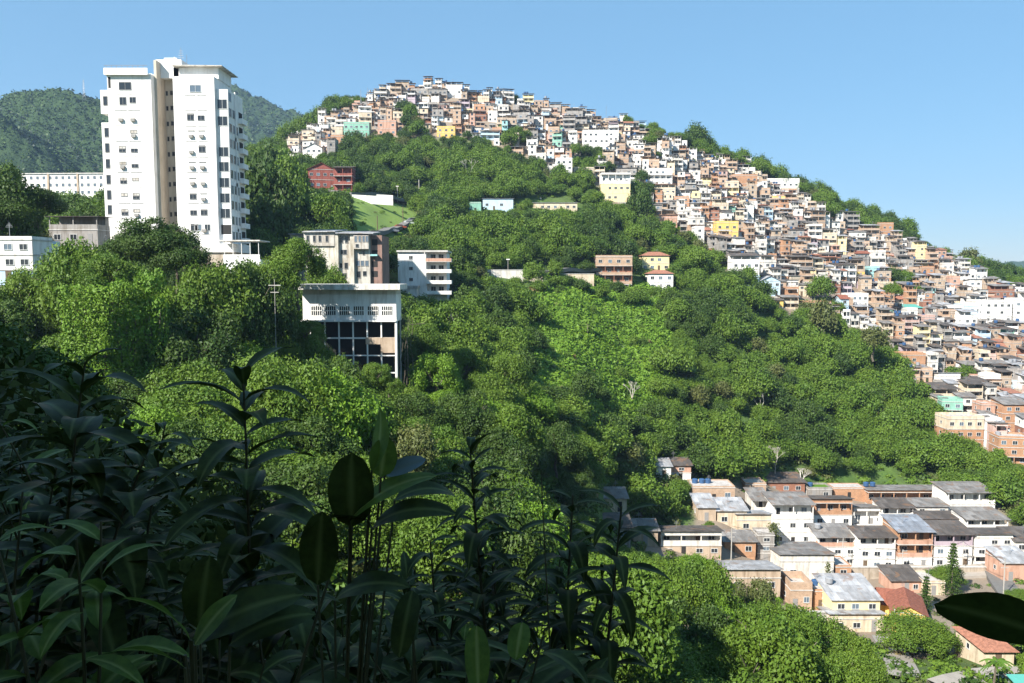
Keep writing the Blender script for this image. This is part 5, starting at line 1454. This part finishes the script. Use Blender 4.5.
# undergrowth: low leafy mounds between the trees and over the vine slope
def undergrowth():
    g = np.random.default_rng(3); VV, VA, PL, MI = [], [], [], []
    protoV = []
    for i in range(6):
        n = 70; d = unit(g.normal(size=(n, 3)) + [0, 0, .6]); d[:, 2] = np.abs(d[:, 2])
        P = d * g.uniform(.6, 1.0, n)[:, None] * [1, 1, .7]
        protoV.append((leaf_quads(P, unit(d + g.normal(size=(n, 3)) * .5), .2, .13, g), g.random(n)))
    cnt = 0
    for k in range(38000):
        if k < 16000: y2 = 45 * (10.0 ** g.random()); x2 = g.uniform(-.72, .72) * y2
        else: y2 = g.uniform(140, 300); x2 = g.uniform(-.02, .24) * y2
        z = hf(x2, y2); px, py = proj(x2, y2, z)
        if y2 > 480 or py > 760: continue
        jx, jy = g.normal(0, 9), g.normal(0, 8)
        if k >= 16000 and not inpoly([px + jx], [py - 6 + jy], VINE)[0]: continue
        if y2 > 200 and inpoly([px], [py], FAVELA)[0] and not ingap(px, py) and g.random() < .93: continue
        vg = 118 < y2 < 212 and inpoly([px], [py], VILLAGE)[0]
        if vg and g.random() < .8: continue
        gr = inpoly([px], [py], GRASS)[0] and y2 > 200
        if gr and g.random() < .8: continue
        if any((x2 - a) ** 2 + (y2 - b) ** 2 < (c * .75) ** 2 for a, b, c in FOOT) : continue
        if y2 < 118 and g.random() < .75: continue
        s = g.uniform(.7, 1.7) * (.5 if gr else .6 if vg else 1) * (1 + y2 / 400)
        V_, var = protoV[g.integers(6)]
        a = g.uniform(0, 6.28); ca, sa = math.cos(a), math.sin(a)
        W = np.stack([(V_[:, 0] * ca - V_[:, 1] * sa) * s + x2, (V_[:, 0] * sa + V_[:, 1] * ca) * s + y2, V_[:, 2] * s + z], 1)
        VV.append(W); VA.append(var); PL.append(np.full(len(var), g.random()))
        vn = inpoly([px + jx], [py - 6 + jy], VINE)[0]
        MI.append(np.full(len(var), 2 if vn and g.random() < .93 else 1 if g.random() < .6 else 0 if g.random() < .6 else 3 if g.random() < .9 else 4)); cnt += 1
    V_ = np.concatenate(VV)
    me = npmesh('undergrowth', V_, np.arange(len(V_)).reshape(-1, 4), ['l_dark', 'l_mid', 'l_ivy', 'l_olive', 'l_dry'], np.concatenate(MI), {'leafvar': ('FACE', np.concatenate(VA)), 'plant': ('FACE', np.concatenate(PL))})
    tag(link('undergrowth', me), 'low leafy undergrowth and creepers covering the slopes', 'undergrowth', kind='stuff')
    print('UNDER', cnt)
undergrowth()

# conifers
def conifer(label, px, py, top, d=None):
    p = hit(px, py) if d is None else at(px, py, d); h = (py - top) / F * p.y
    o = thing('conifer', p, 0, label, 'conifer', 'dark conifers in the village')
    g = np.random.default_rng(int(px)); P = []; Dn = []
    tiers = int(h / .62)
    for k in range(tiers):
        z = h * .12 + h * .88 * k / tiers; r = (h * .17) * (1 - k / tiers) ** .75 + .15
        for b_ in range(7):
            a = g.uniform(0, .5) + b_ * .9 + k; m = 26
            t = g.random(m); jit = g.normal(size=(m, 3)) * .10
            q = np.stack([np.cos(a) * r * t, np.sin(a) * r * t, z - .12 * t * r + .10 * (t ** 2) * r], 1) + jit * [1, 1, .7]
            P.append(q); Dn.append(unit(g.normal(size=(m, 3)) + [0, 0, .8]))
    P = np.concatenate(P); Dn = np.concatenate(Dn)
    V_ = leaf_quads(P, Dn, .20, .08, g)
    link('crown', npmesh('crown', V_, np.arange(len(V_)).reshape(-1, 4), ['l_dark'], attrs={'leafvar': ('FACE', g.random(len(P)))}), o)
    MB().tube((0, 0, -2), (0, 0, h), .2, .03, 'bark', 7).build('trunk', o)
conifer('tall slim conifer in front of the white village houses', 951, 602, 538)
conifer('shorter blackish conifer beside the brown tiled house', 925, 612, 572)

def palm(label, px, py, top, d=None, dead=False):
    p = hit(px, py) if d is None else at(px, py, d); h = (py - top) / F * p.y
    o = thing('palm_tree', p, 0, label, 'palm tree')
    b = MB()
    for k in range(5): b.tube((.05 * k, 0, h * (k - 1) / 5 * 1.0), (.05 * (k + 1), 0, h * k / 5 + .05), .16 - .012 * k, .15 - .012 * k, 'bark', 7)
    b.build('trunk', o); f = MB(); rp = random.Random(int(px))
    for i in range(16):
        a = i * 2.4; L_ = rp.uniform(1.5, 2.1); up = rp.uniform(-.2, .9); prev = Vector((.25, 0, h * .8)); 
        for k in range(1, 7):
            t = k / 6; q = Vector((.25 + math.cos(a) * L_ * t, math.sin(a) * L_ * t, h * .8 + up * L_ * t - 1.0 * L_ * t * t * .8))
            s = Vector((-math.sin(a), math.cos(a), 0))
            for sg in (-1, 1):
                e = s * sg * .42 * (1.1 - t) + Vector((0, 0, -.18)); f.poly([prev, q, q + e, prev + e * .9], 'l_dry' if dead else 'l_mid')
            prev = q
    f.build('fronds', o)
palm('small palm with ragged fronds in the bottom right corner', 993, 688, 652)
palm('young palm among the bright creepers of the vine clearing', 587, 340, 316, None)

palm('palm standing out of the forest left of the vine clearing', 505, 352, 322)
palm('palm on the wooded slope right of the vine clearing', 690, 392, 362)
palm('palm among the crowns below the orange brick row', 790, 372, 346)
palm('palm near the foot of the forest above the village roofs', 868, 470, 446)
palm('palm by the road behind the stilt house', 560, 262, 244)
def bare_tree(label, px, py, top):
    p = hit(px, py); h = (py - top) / F * p.y; o = thing('bare_tree', p, 0, label, 'tree'); b = MB(); r = random.Random(int(px))
    def br(a, dr, ln, rad, k):
        q = a + dr * ln; b.tube(a, q, rad, rad * .6, 'aged', 5)
        if k:
            for _ in range(3): br(q, (dr + Vector((r.uniform(-.7, .7), r.uniform(-.7, .7), r.uniform(-.1, .4)))).normalized(), ln * .62, rad * .6, k - 1)
    br(Vector((0, 0, -1)), Vector((0, 0, 1)), h * .48, .2, 4); b.build('trunk', o)
bare_tree('leafless pale tree over the collapsed brown roof', 800, 492, 466)
bare_tree('bare pale tree at the forest foot right of the collapsed roof', 775, 478, 444)
bare_tree('bare pale tree in the forest below the white balcony house', 452, 345, 312)
bare_tree('bare tree on the wooded hill above the turquoise house', 470, 185, 160)
bare_tree('bare pale tree low in the vine clearing', 632, 408, 380)
bare_tree('bare tree in the forest right of the middle', 760, 420, 390)
# dry trunk hung with vines
p = at(93, 345, 86); o = thing('vine_hung_trunk', p, 0, 'bare brown trunks hung with dry and green vines below the left trees', 'dead tree')
b = MB(); rp = random.Random(2)
for i in range(3):
    x = rp.uniform(-1.6, 1.6); b.tube((x, rp.uniform(-.5, .5), -4), (x + rp.uniform(-.9, .9), 0, rp.uniform(4.5, 6.5)), .16, .08, 'vinebark', 6)
b.build('trunk', o); b = MB()
for i in range(22):
    x = rp.uniform(-2.0, 1.4); z = rp.uniform(2.5, 6.4); y_ = rp.uniform(-1.3, -.2); b.tube((x, y_, z), (x + rp.uniform(-.3, .3), y_ - .1, z - rp.uniform(2, 5)), .035, .02, 'vinebark', 3)
b.build('hanging_vines', o)
g = np.random.default_rng(4); n = 5200; P = np.stack([g.choice([-1.9, -.6, .7, 1.9], n) + g.normal(0, .38, n), g.normal(-1.3, .35, n), 6.6 - g.random(n) ** .8 * 7.5], 1)
V_ = leaf_quads(P, unit(g.normal(size=(n, 3)) + [-.3, -.9, .4]), .15, .09, g)
link('vine_leaves', npmesh('vine_leaves', V_, np.arange(len(V_)).reshape(-1, 4), ['l_ivy'], attrs={'leafvar': ('FACE', g.random(n))}), o)
# hanging bare vines right of the column building
p = at(404, 385, 124); o = thing('vine_hung_trunk', p, 0, 'thin bare trunks with hanging vines right of the building on columns', 'dead tree')
b = MB()
for i in range(6):
    x = rp.uniform(-.8, 2.4); prev = Vector((x, 0, -3))
    for k in range(6):
        q = prev + Vector((rp.uniform(-.5, .5), rp.uniform(-.2, .2), 2.3)); b.tube(prev, q, .07 - .008 * k, .06 - .008 * k, 'bark', 5); prev = q
b.tube((-.4, 0, 9.4), (3.4, 0, 9.7), .05, .04, 'bark', 5)
b.build('trunk', o)
# ivy over the village stair house
def ivy(label, px, py, top, w, d=None, name='climbing_vine'):
    p = hit(px, py) if d is None else at(px, py, d); h = (py - top) / F * p.y; g = np.random.default_rng(int(px))
    n = int(260 * h * w * .35); P = np.stack([g.normal(0, w * .3, n), g.normal(-.6, .25, n), g.uniform(0, h, n)], 1)
    V_ = leaf_quads(P, unit(g.normal(size=(n, 3)) + [0, -.8, .3]), .17, .11, g)
    o = tag(link(name, npmesh(name, V_, np.arange(len(V_)).reshape(-1, 4), ['l_olive'], attrs={'leafvar': ('FACE', g.random(n))}), None, p), label, 'climbing plant')
ivy('dark climbing vine hanging over the narrow stair house', 772, 562, 520, 2.0)
ivy('thin creeper on the corner of the barn-like hall', 826, 590, 560, .8)

# ================================================================== THE NEAR SLOPE IN SHADE
def leaf_blade(L_, W, droop, fold=.25, n=7, rnd=False):
    """a leaf along +X from its stalk, arching down, folded on its midrib; returns verts, faces"""
    V_ = []; Fc = []
    x = 0.; z = 0.; ang = .55
    pos = [(0, 0)]
    for i in range(n):
        ang -= droop / n; x += math.cos(ang) * L_ / n; z += math.sin(ang) * L_ / n; pos.append((x, z))
    for i, (px_, pz) in enumerate(pos):
        t = i / n; w = W * .5 * (0 if t <= 0 or t >= 1 else (1 - (2 * t - 1) ** 2) ** .5 * (1.06 - .12 * t) if rnd else math.sin(math.pi * t ** .8) ** .8) + .0006
        wave = math.sin(t * 9) * W * .04
        V_ += [(px_, -w, pz + w * fold + wave), (px_, -w * .5, pz + w * fold * .42), (px_, 0, pz), (px_, w * .5, pz + w * fold * .42), (px_, w, pz + w * fold - wave)]
    for i in range(n):
        for j in range(4):
            a = i * 5 + j; Fc.append((a, a + 5, a + 6, a + 1))
    return np.array(V_), np.array(Fc)
def shrub(label, base, tip, n, Ln, Wd, droop, mat='l_fg', seed=0, whorl=2.4, start=.25, tilt=(.3, .9), name='broad_leaved_shrub', extra=(), stems=1, bend=.1, group='broad-leaved shrubs in the shade', thick=.008):
    rp = random.Random(seed); base = Vector(base); tip = Vector(tip)
    o = thing(name, base, 0, label, 'shrub', group)
    sb = MB(); VV = []; FF = []; MI = []; k = 0; mats = [mat, 'l_fg2', 'l_fg3']
    H_ = tip - base
    for s_ in range(stems):
        tp = H_ + (Vector((rp.uniform(-.35, .35), rp.uniform(-.3, .3), rp.uniform(-.35, .05))) * H_.length * .6 if s_ else Vector((0, 0, 0)))
        off = Vector((rp.uniform(-bend, bend), rp.uniform(-bend, bend), 0)) * H_.length
        curve = lambda t: tp * t + off * math.sin(math.pi * t)
        m_ = 8
        for i in range(m_): sb.tube(curve(i / m_), curve((i + 1) / m_), thick * (1.2 - .9 * i / m_), thick * (1.2 - .9 * (i + 1) / m_), 'fgstem', 6)
        for i in range(n):
            t = start + (1 - start) * (i + rp.random() * .5) / n
            p = curve(min(t, 1)); a = i * whorl + rp.uniform(-.3, .3)
            el = rp.uniform(*tilt) * (1 - .2 * t) + .3 * max(0, t - .85) / .15
            L_ = Ln * rp.uniform(.7, 1.1) * (1.0 if t < .85 else 1 - (t - .85) * 2.2); W = Wd * rp.uniform(.8, 1.15) * (L_ / Ln)
            V_, Fc = leaf_blade(L_, W, droop * rp.uniform(.6, 1.3))
            ce, se = math.cos(el - .4), math.sin(el - .4); ca, sa = math.cos(a), math.sin(a)
            x = V_[:, 0] * ce - V_[:, 2] * se; z = V_[:, 0] * se + V_[:, 2] * ce; y = V_[:, 1]
            W2 = np.stack([x * ca - y * sa + p.x, x * sa + y * ca + p.y, z + p.z], 1)
            VV.append(W2); FF.append(Fc + k); MI.append(np.full(len(Fc), 0)); k += len(V_)
    for ex in extra:      # (offset from base, azimuth, elevation, length, width, droop, roll, material)
        off, a, el, L_, W, dr, roll, mi = ex
        V_, Fc = leaf_blade(L_, W, dr, .12, 12, True)
        y = V_[:, 1] * math.cos(roll) - V_[:, 2] * math.sin(roll); z0 = V_[:, 1] * math.sin(roll) + V_[:, 2] * math.cos(roll)
        ce, se = math.cos(el - .55), math.sin(el - .55)
        x = V_[:, 0] * ce - z0 * se; z = V_[:, 0] * se + z0 * ce; ca, sa = math.cos(a), math.sin(a)
        VV.append(np.stack([x * ca - y * sa + off[0], x * sa + y * ca + off[1], z + off[2]], 1)); FF.append(Fc + k); MI.append(np.full(len(Fc), mi)); k += len(V_)
        st = Vector(off); q = H_ * .35
        sb.tube(q, st, .0035, .002, 'fgstem', 5)
    V_ = np.concatenate(VV)
    link('foliage', npmesh('foliage', V_, np.concatenate(FF), mats, np.concatenate(MI), {'leafvar': ('POINT', np.tile([.25, .0, 1.0, .1, .3], len(V_) // 5))}, smooth=True), o)
    sb.build('stem', o); return o
def gnd(px, d):
    p = at(px, 600, d); return Vector((p.x, d, hf(p.x, d) - .05))
def S(label, px, py, d, n, Ln, Wd, droop, **k):
    b = gnd(k.pop('bx', px), d); return shrub(label, b, at(px, py, k.pop('dt', d)), n, Ln, Wd, droop, **k)
# the plants that stand out against the sunlit valley
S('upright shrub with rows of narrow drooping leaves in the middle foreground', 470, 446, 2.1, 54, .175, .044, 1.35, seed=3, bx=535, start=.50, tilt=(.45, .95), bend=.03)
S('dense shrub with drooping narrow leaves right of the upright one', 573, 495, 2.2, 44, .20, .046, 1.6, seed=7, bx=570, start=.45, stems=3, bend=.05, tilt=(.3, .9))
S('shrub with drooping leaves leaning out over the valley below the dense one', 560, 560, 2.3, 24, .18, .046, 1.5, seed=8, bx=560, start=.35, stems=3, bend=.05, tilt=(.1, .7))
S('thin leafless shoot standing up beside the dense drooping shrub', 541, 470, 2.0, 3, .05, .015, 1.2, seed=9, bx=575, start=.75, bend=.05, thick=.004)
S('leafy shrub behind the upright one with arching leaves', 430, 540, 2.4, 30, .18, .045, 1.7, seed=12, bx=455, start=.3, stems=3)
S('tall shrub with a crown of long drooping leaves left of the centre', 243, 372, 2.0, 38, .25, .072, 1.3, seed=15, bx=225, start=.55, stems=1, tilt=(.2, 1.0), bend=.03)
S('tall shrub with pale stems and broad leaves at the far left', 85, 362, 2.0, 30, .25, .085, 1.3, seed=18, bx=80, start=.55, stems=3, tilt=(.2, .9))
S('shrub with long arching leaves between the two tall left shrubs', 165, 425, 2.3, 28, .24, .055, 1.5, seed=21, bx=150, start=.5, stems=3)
# oval leaved plant at the left of the centre
bse = gnd(330, 1.35)
def off(px, py, d): 
    q = at(px, py, d) - bse; return (q.x, q.y, q.z)
PI = math.pi
shrub('shrub with large oval leaves, one standing dark and upright', bse, at(335, 560, 1.35), 8, .14, .06, 1.3, seed=31, start=.5, name='oval_leaved_shrub', group=None,
      extra=[(off(352, 527, 1.3), PI * .5, 1.62, .125, .075, .15, 0.0, 0), (off(318, 585, 1.25), PI * .45, 1.60, .12, .062, .2, .1, 0), (off(372, 470, 1.3), PI * .85, 2.0, .105, .045, .5, 1.2, 1), (off(381, 477, 1.3), PI * .5, 1.45, .065, .045, .3, .2, 1),
             (off(385, 474, 1.32), 0.05, .75, .078, .028, .5, .9, 2), (off(350, 520, 1.3), 0.1, 1.0, .17, .045, 1.0, .4, 1), (off(372, 528, 1.3), -.25, .9, .16, .045, 1.3, .5, 0), (off(368, 520, 1.3), PI * 1.1, .5, .13, .05, 1.3, .3, 0),
             (off(395, 500, 1.35), .3, .7, .12, .04, 1.4, .3, 0), (off(335, 600, 1.3), -.3, .9, .15, .05, 1.2, .4, 0)])
bse = gnd(200, 1.05)
shrub('low shrub with big pale green leaves in the lower left foreground', bse, at(185, 655, 1.05), 6, .12, .055, 1.2, mat='l_fg', seed=33, start=.4, name='oval_leaved_shrub', group=None,
      extra=[(off(190, 640, 1.0), PI * .97, 1.0, .11, .036, .9, .7, 1), (off(192, 640, 1.0), .08, .85, .165, .055, .8, .6, 0), (off(200, 630, 1.05), PI * .45, 1.5, .10, .055, .3, .1, 0), (off(185, 668, .95), PI * 1.05, .75, .09, .035, .8, .6, 1),
             (off(195, 645, .98), .5, 1.2, .08, .03, .6, .5, 1), (off(230, 645, 1.0), .2, .9, .12, .04, 1.2, .6, 0)])
bse = gnd(420, 1.5)
shrub('shrub with hanging broad leaves at the bottom centre', bse, at(410, 605, 1.5), 16, .15, .055, 2.0, seed=35, start=.3, stems=3, name='oval_leaved_shrub', group=None,
      extra=[(off(412, 590, 1.35), -PI * .5, -.6, .12, .045, .2, .2, 0), (off(476, 625, 1.3), -PI * .45, -.7, .11, .04, .2, .1, 1), (off(522, 622, 1.4), -PI * .55, -.6, .07, .04, .2, .1, 1)])
# dark leaf crossing the right edge
bse = Vector((.62, .72, hf(.62, .72) - .05))
shrub('dark shrub outside the frame whose single leaf crosses the right edge', bse, (.52, .78, -.48), 6, .10, .045, 1.0, seed=41, start=.75, name='oval_leaved_shrub', group=None, stems=1, bend=.02,
      extra=[(tuple(at(1070, 645, .75) - bse), PI * 1.02, .62, .125, .058, .35, 1.1, 0)])
# filler shrubs
rf = random.Random(77); zone = [(x, 400 + max(0, x - 20) * .33) for x in range(0, 600, 10)]
nl_ = 0; fl = []
for i in range(48):
    d = rf.uniform(1.5, 6.5); px = rf.uniform(-60, 560)
    topy = 392 + max(0, px) * .43 + rf.uniform(-5, 110) + (28 if 120 < px < 340 else 0)
    if px > 470: topy = max(topy, 600)
    b_ = gnd(px, d); tp = at(px + rf.uniform(-15, 15), topy, d)
    if tp.z - b_.z < .25: continue
    if tp.z - b_.z > 2.6: tp.z = b_.z + 2.6
    fl.append((px, topy, d, b_, tp))
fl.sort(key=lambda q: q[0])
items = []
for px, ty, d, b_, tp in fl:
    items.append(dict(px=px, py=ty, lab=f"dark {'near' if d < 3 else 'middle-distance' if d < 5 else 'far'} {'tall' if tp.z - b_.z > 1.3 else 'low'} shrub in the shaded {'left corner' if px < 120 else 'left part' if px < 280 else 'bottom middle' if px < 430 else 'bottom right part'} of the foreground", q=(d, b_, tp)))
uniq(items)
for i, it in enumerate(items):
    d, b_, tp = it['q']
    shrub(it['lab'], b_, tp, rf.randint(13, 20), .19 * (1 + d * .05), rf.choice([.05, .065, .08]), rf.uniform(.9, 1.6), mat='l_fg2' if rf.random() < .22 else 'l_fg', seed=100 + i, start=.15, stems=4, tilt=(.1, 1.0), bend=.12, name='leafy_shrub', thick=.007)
# dense low growth on the near bank
g = np.random.default_rng(8); P = []
n = 0
while n < 24000:
    d = 1.6 + 15 * g.random(4000) ** 1.3; px = g.uniform(-160, 600, 4000)
    x = (px - 512) / F * d; z = hgt(x, d)
    hmax = np.clip(.62 - (px / 560) * .40, .18, .7) * (1 + .5 * vnoise(x, d, 1.4, 3)) * np.clip(d / 4, .5, 1.4)
    P.append(np.stack([x, d, z + g.random(4000) ** .7 * hmax], 1)); n += 4000
P = np.concatenate(P); V_ = leaf_quads(P, unit(g.normal(size=P.shape) + [0, -.2, .6]), .075, .035, g)
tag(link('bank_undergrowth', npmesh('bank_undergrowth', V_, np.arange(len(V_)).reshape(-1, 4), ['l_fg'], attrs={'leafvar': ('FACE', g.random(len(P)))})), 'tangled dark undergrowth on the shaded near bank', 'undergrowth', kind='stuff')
# dark small trees at the left edge of the bank
for px, tp, d, s, wd in ((-14, 318, 13, .34, 'black-green small tree at the left edge above the shrubs'), (24, 348, 15, .30, 'shaded small tree right of the left edge tree'), (-70, 300, 16, .5, 'shaded tree mostly outside the left edge')):
    p = at(px, 400, d); zt = at(px, tp, d).z; v = PROTO['broad_dark'][0]; sz = s
    place_tree('broad_dark', p.x, p.y, zt - (v[2] + v[4]) * sz, s, sz, 1.0, 'broadleaf_tree', wd, 'tree', None)

# unseen building added behind the viewer to cast shade over the near bank
o = thing('added_shade_building', (-16, -9, -1.6), 0, 'unseen plain plastered building added behind the viewer to shade the near bank', 'building')
MB().box(-26, 26, -6, 5, -3, 21, 'cream').build('wall', o); MB().box(-26.4, 26.4, -6.4, 5.4, 21.002, 21.4, 'slab').build('roof', o)
for k in range(6):
    for i in range(12): window(o, 23 - i * 4.1, 5, 2 + k * 3.2, 1.6, 1.4, 'glass', math.pi, True)

# ================================================================== LIGHT, AIR, CAMERA
w = D.worlds.new('World'); bpy.context.scene.world = w; w.use_nodes = True
nt = w.node_tree; nt.nodes.clear()
sk = nt.nodes.new('ShaderNodeTexSky'); sk.sky_type = 'NISHITA'; sk.sun_disc = False
sk.sun_elevation = math.asin(SUN.z); sk.sun_rotation = math.atan2(SUN.x, SUN.y)
sk.altitude = 300; sk.air_density = 1.0; sk.dust_density = .15; sk.ozone_density = 2.4
bg = nt.nodes.new('ShaderNodeBackground'); bg.inputs[1].default_value = .07
out = nt.nodes.new('ShaderNodeOutputWorld'); hs = nt.nodes.new('ShaderNodeHueSaturation'); hs.inputs['Saturation'].default_value = 1.2; hs.inputs['Hue'].default_value = .49; nt.links.new(sk.outputs[0], hs.inputs['Color']); mx = nt.nodes.new('ShaderNodeMix'); mx.data_type = 'RGBA'; mx.inputs[0].default_value = .58; nt.links.new(hs.outputs[0], mx.inputs[6]); mx.inputs[7].default_value = (1.75, 3.45, 5.3, 1); nt.links.new(mx.outputs[2], bg.inputs[0]); nt.links.new(bg.outputs[0], out.inputs[0])
sl = D.lights.new('sun', 'SUN'); sl.energy = 5.0; sl.angle = math.radians(.5); sl.color = (1, .95, .87)
so = D.objects.new('sun', sl); C.objects.link(so); so.rotation_euler = SUN.to_track_quat('Z', 'Y').to_euler()
cam = D.cameras.new('camera'); co = D.objects.new('camera', cam); C.objects.link(co)
cam.sensor_width = 36; cam.lens = F / 1024 * 36; cam.clip_start = .05; cam.clip_end = 30000
co.location = (0, 0, 0); co.rotation_euler = (math.pi / 2 - PITCH, 0, 0)
sc_ = bpy.context.scene; sc_.camera = co
HAZE = True
if HAZE:
    m = D.materials.new('haze'); m.use_nodes = True; n_ = m.node_tree; n_.nodes.clear()
    pv = n_.nodes.new('ShaderNodeVolumePrincipled'); pv.inputs['Density'].default_value = .00013; pv.inputs['Color'].default_value = (.50, .70, 1, 1); pv.inputs['Anisotropy'].default_value = .2
    oo = n_.nodes.new('ShaderNodeOutputMaterial'); n_.links.new(pv.outputs[0], oo.inputs['Volume'])
    M['haze'] = m
    h = MB().box(-1900, 2600, -200, 3700, -67, 420, 'haze').build('haze'); tag(h, kind='stuff'); h['label'] = 'thin blue air haze over the valley'; h['category'] = 'haze'
sc_.view_settings.view_transform = 'Standard'; sc_.view_settings.look = 'None'; sc_.view_settings.exposure = 1.2; sc_.view_settings.gamma = 1
sc_.cycles.max_bounces = 5; sc_.cycles.diffuse_bounces = 3; sc_.cycles.glossy_bounces = 2; sc_.cycles.transmission_bounces = 3; sc_.cycles.volume_bounces = 0; sc_.cycles.transparent_max_bounces = 4
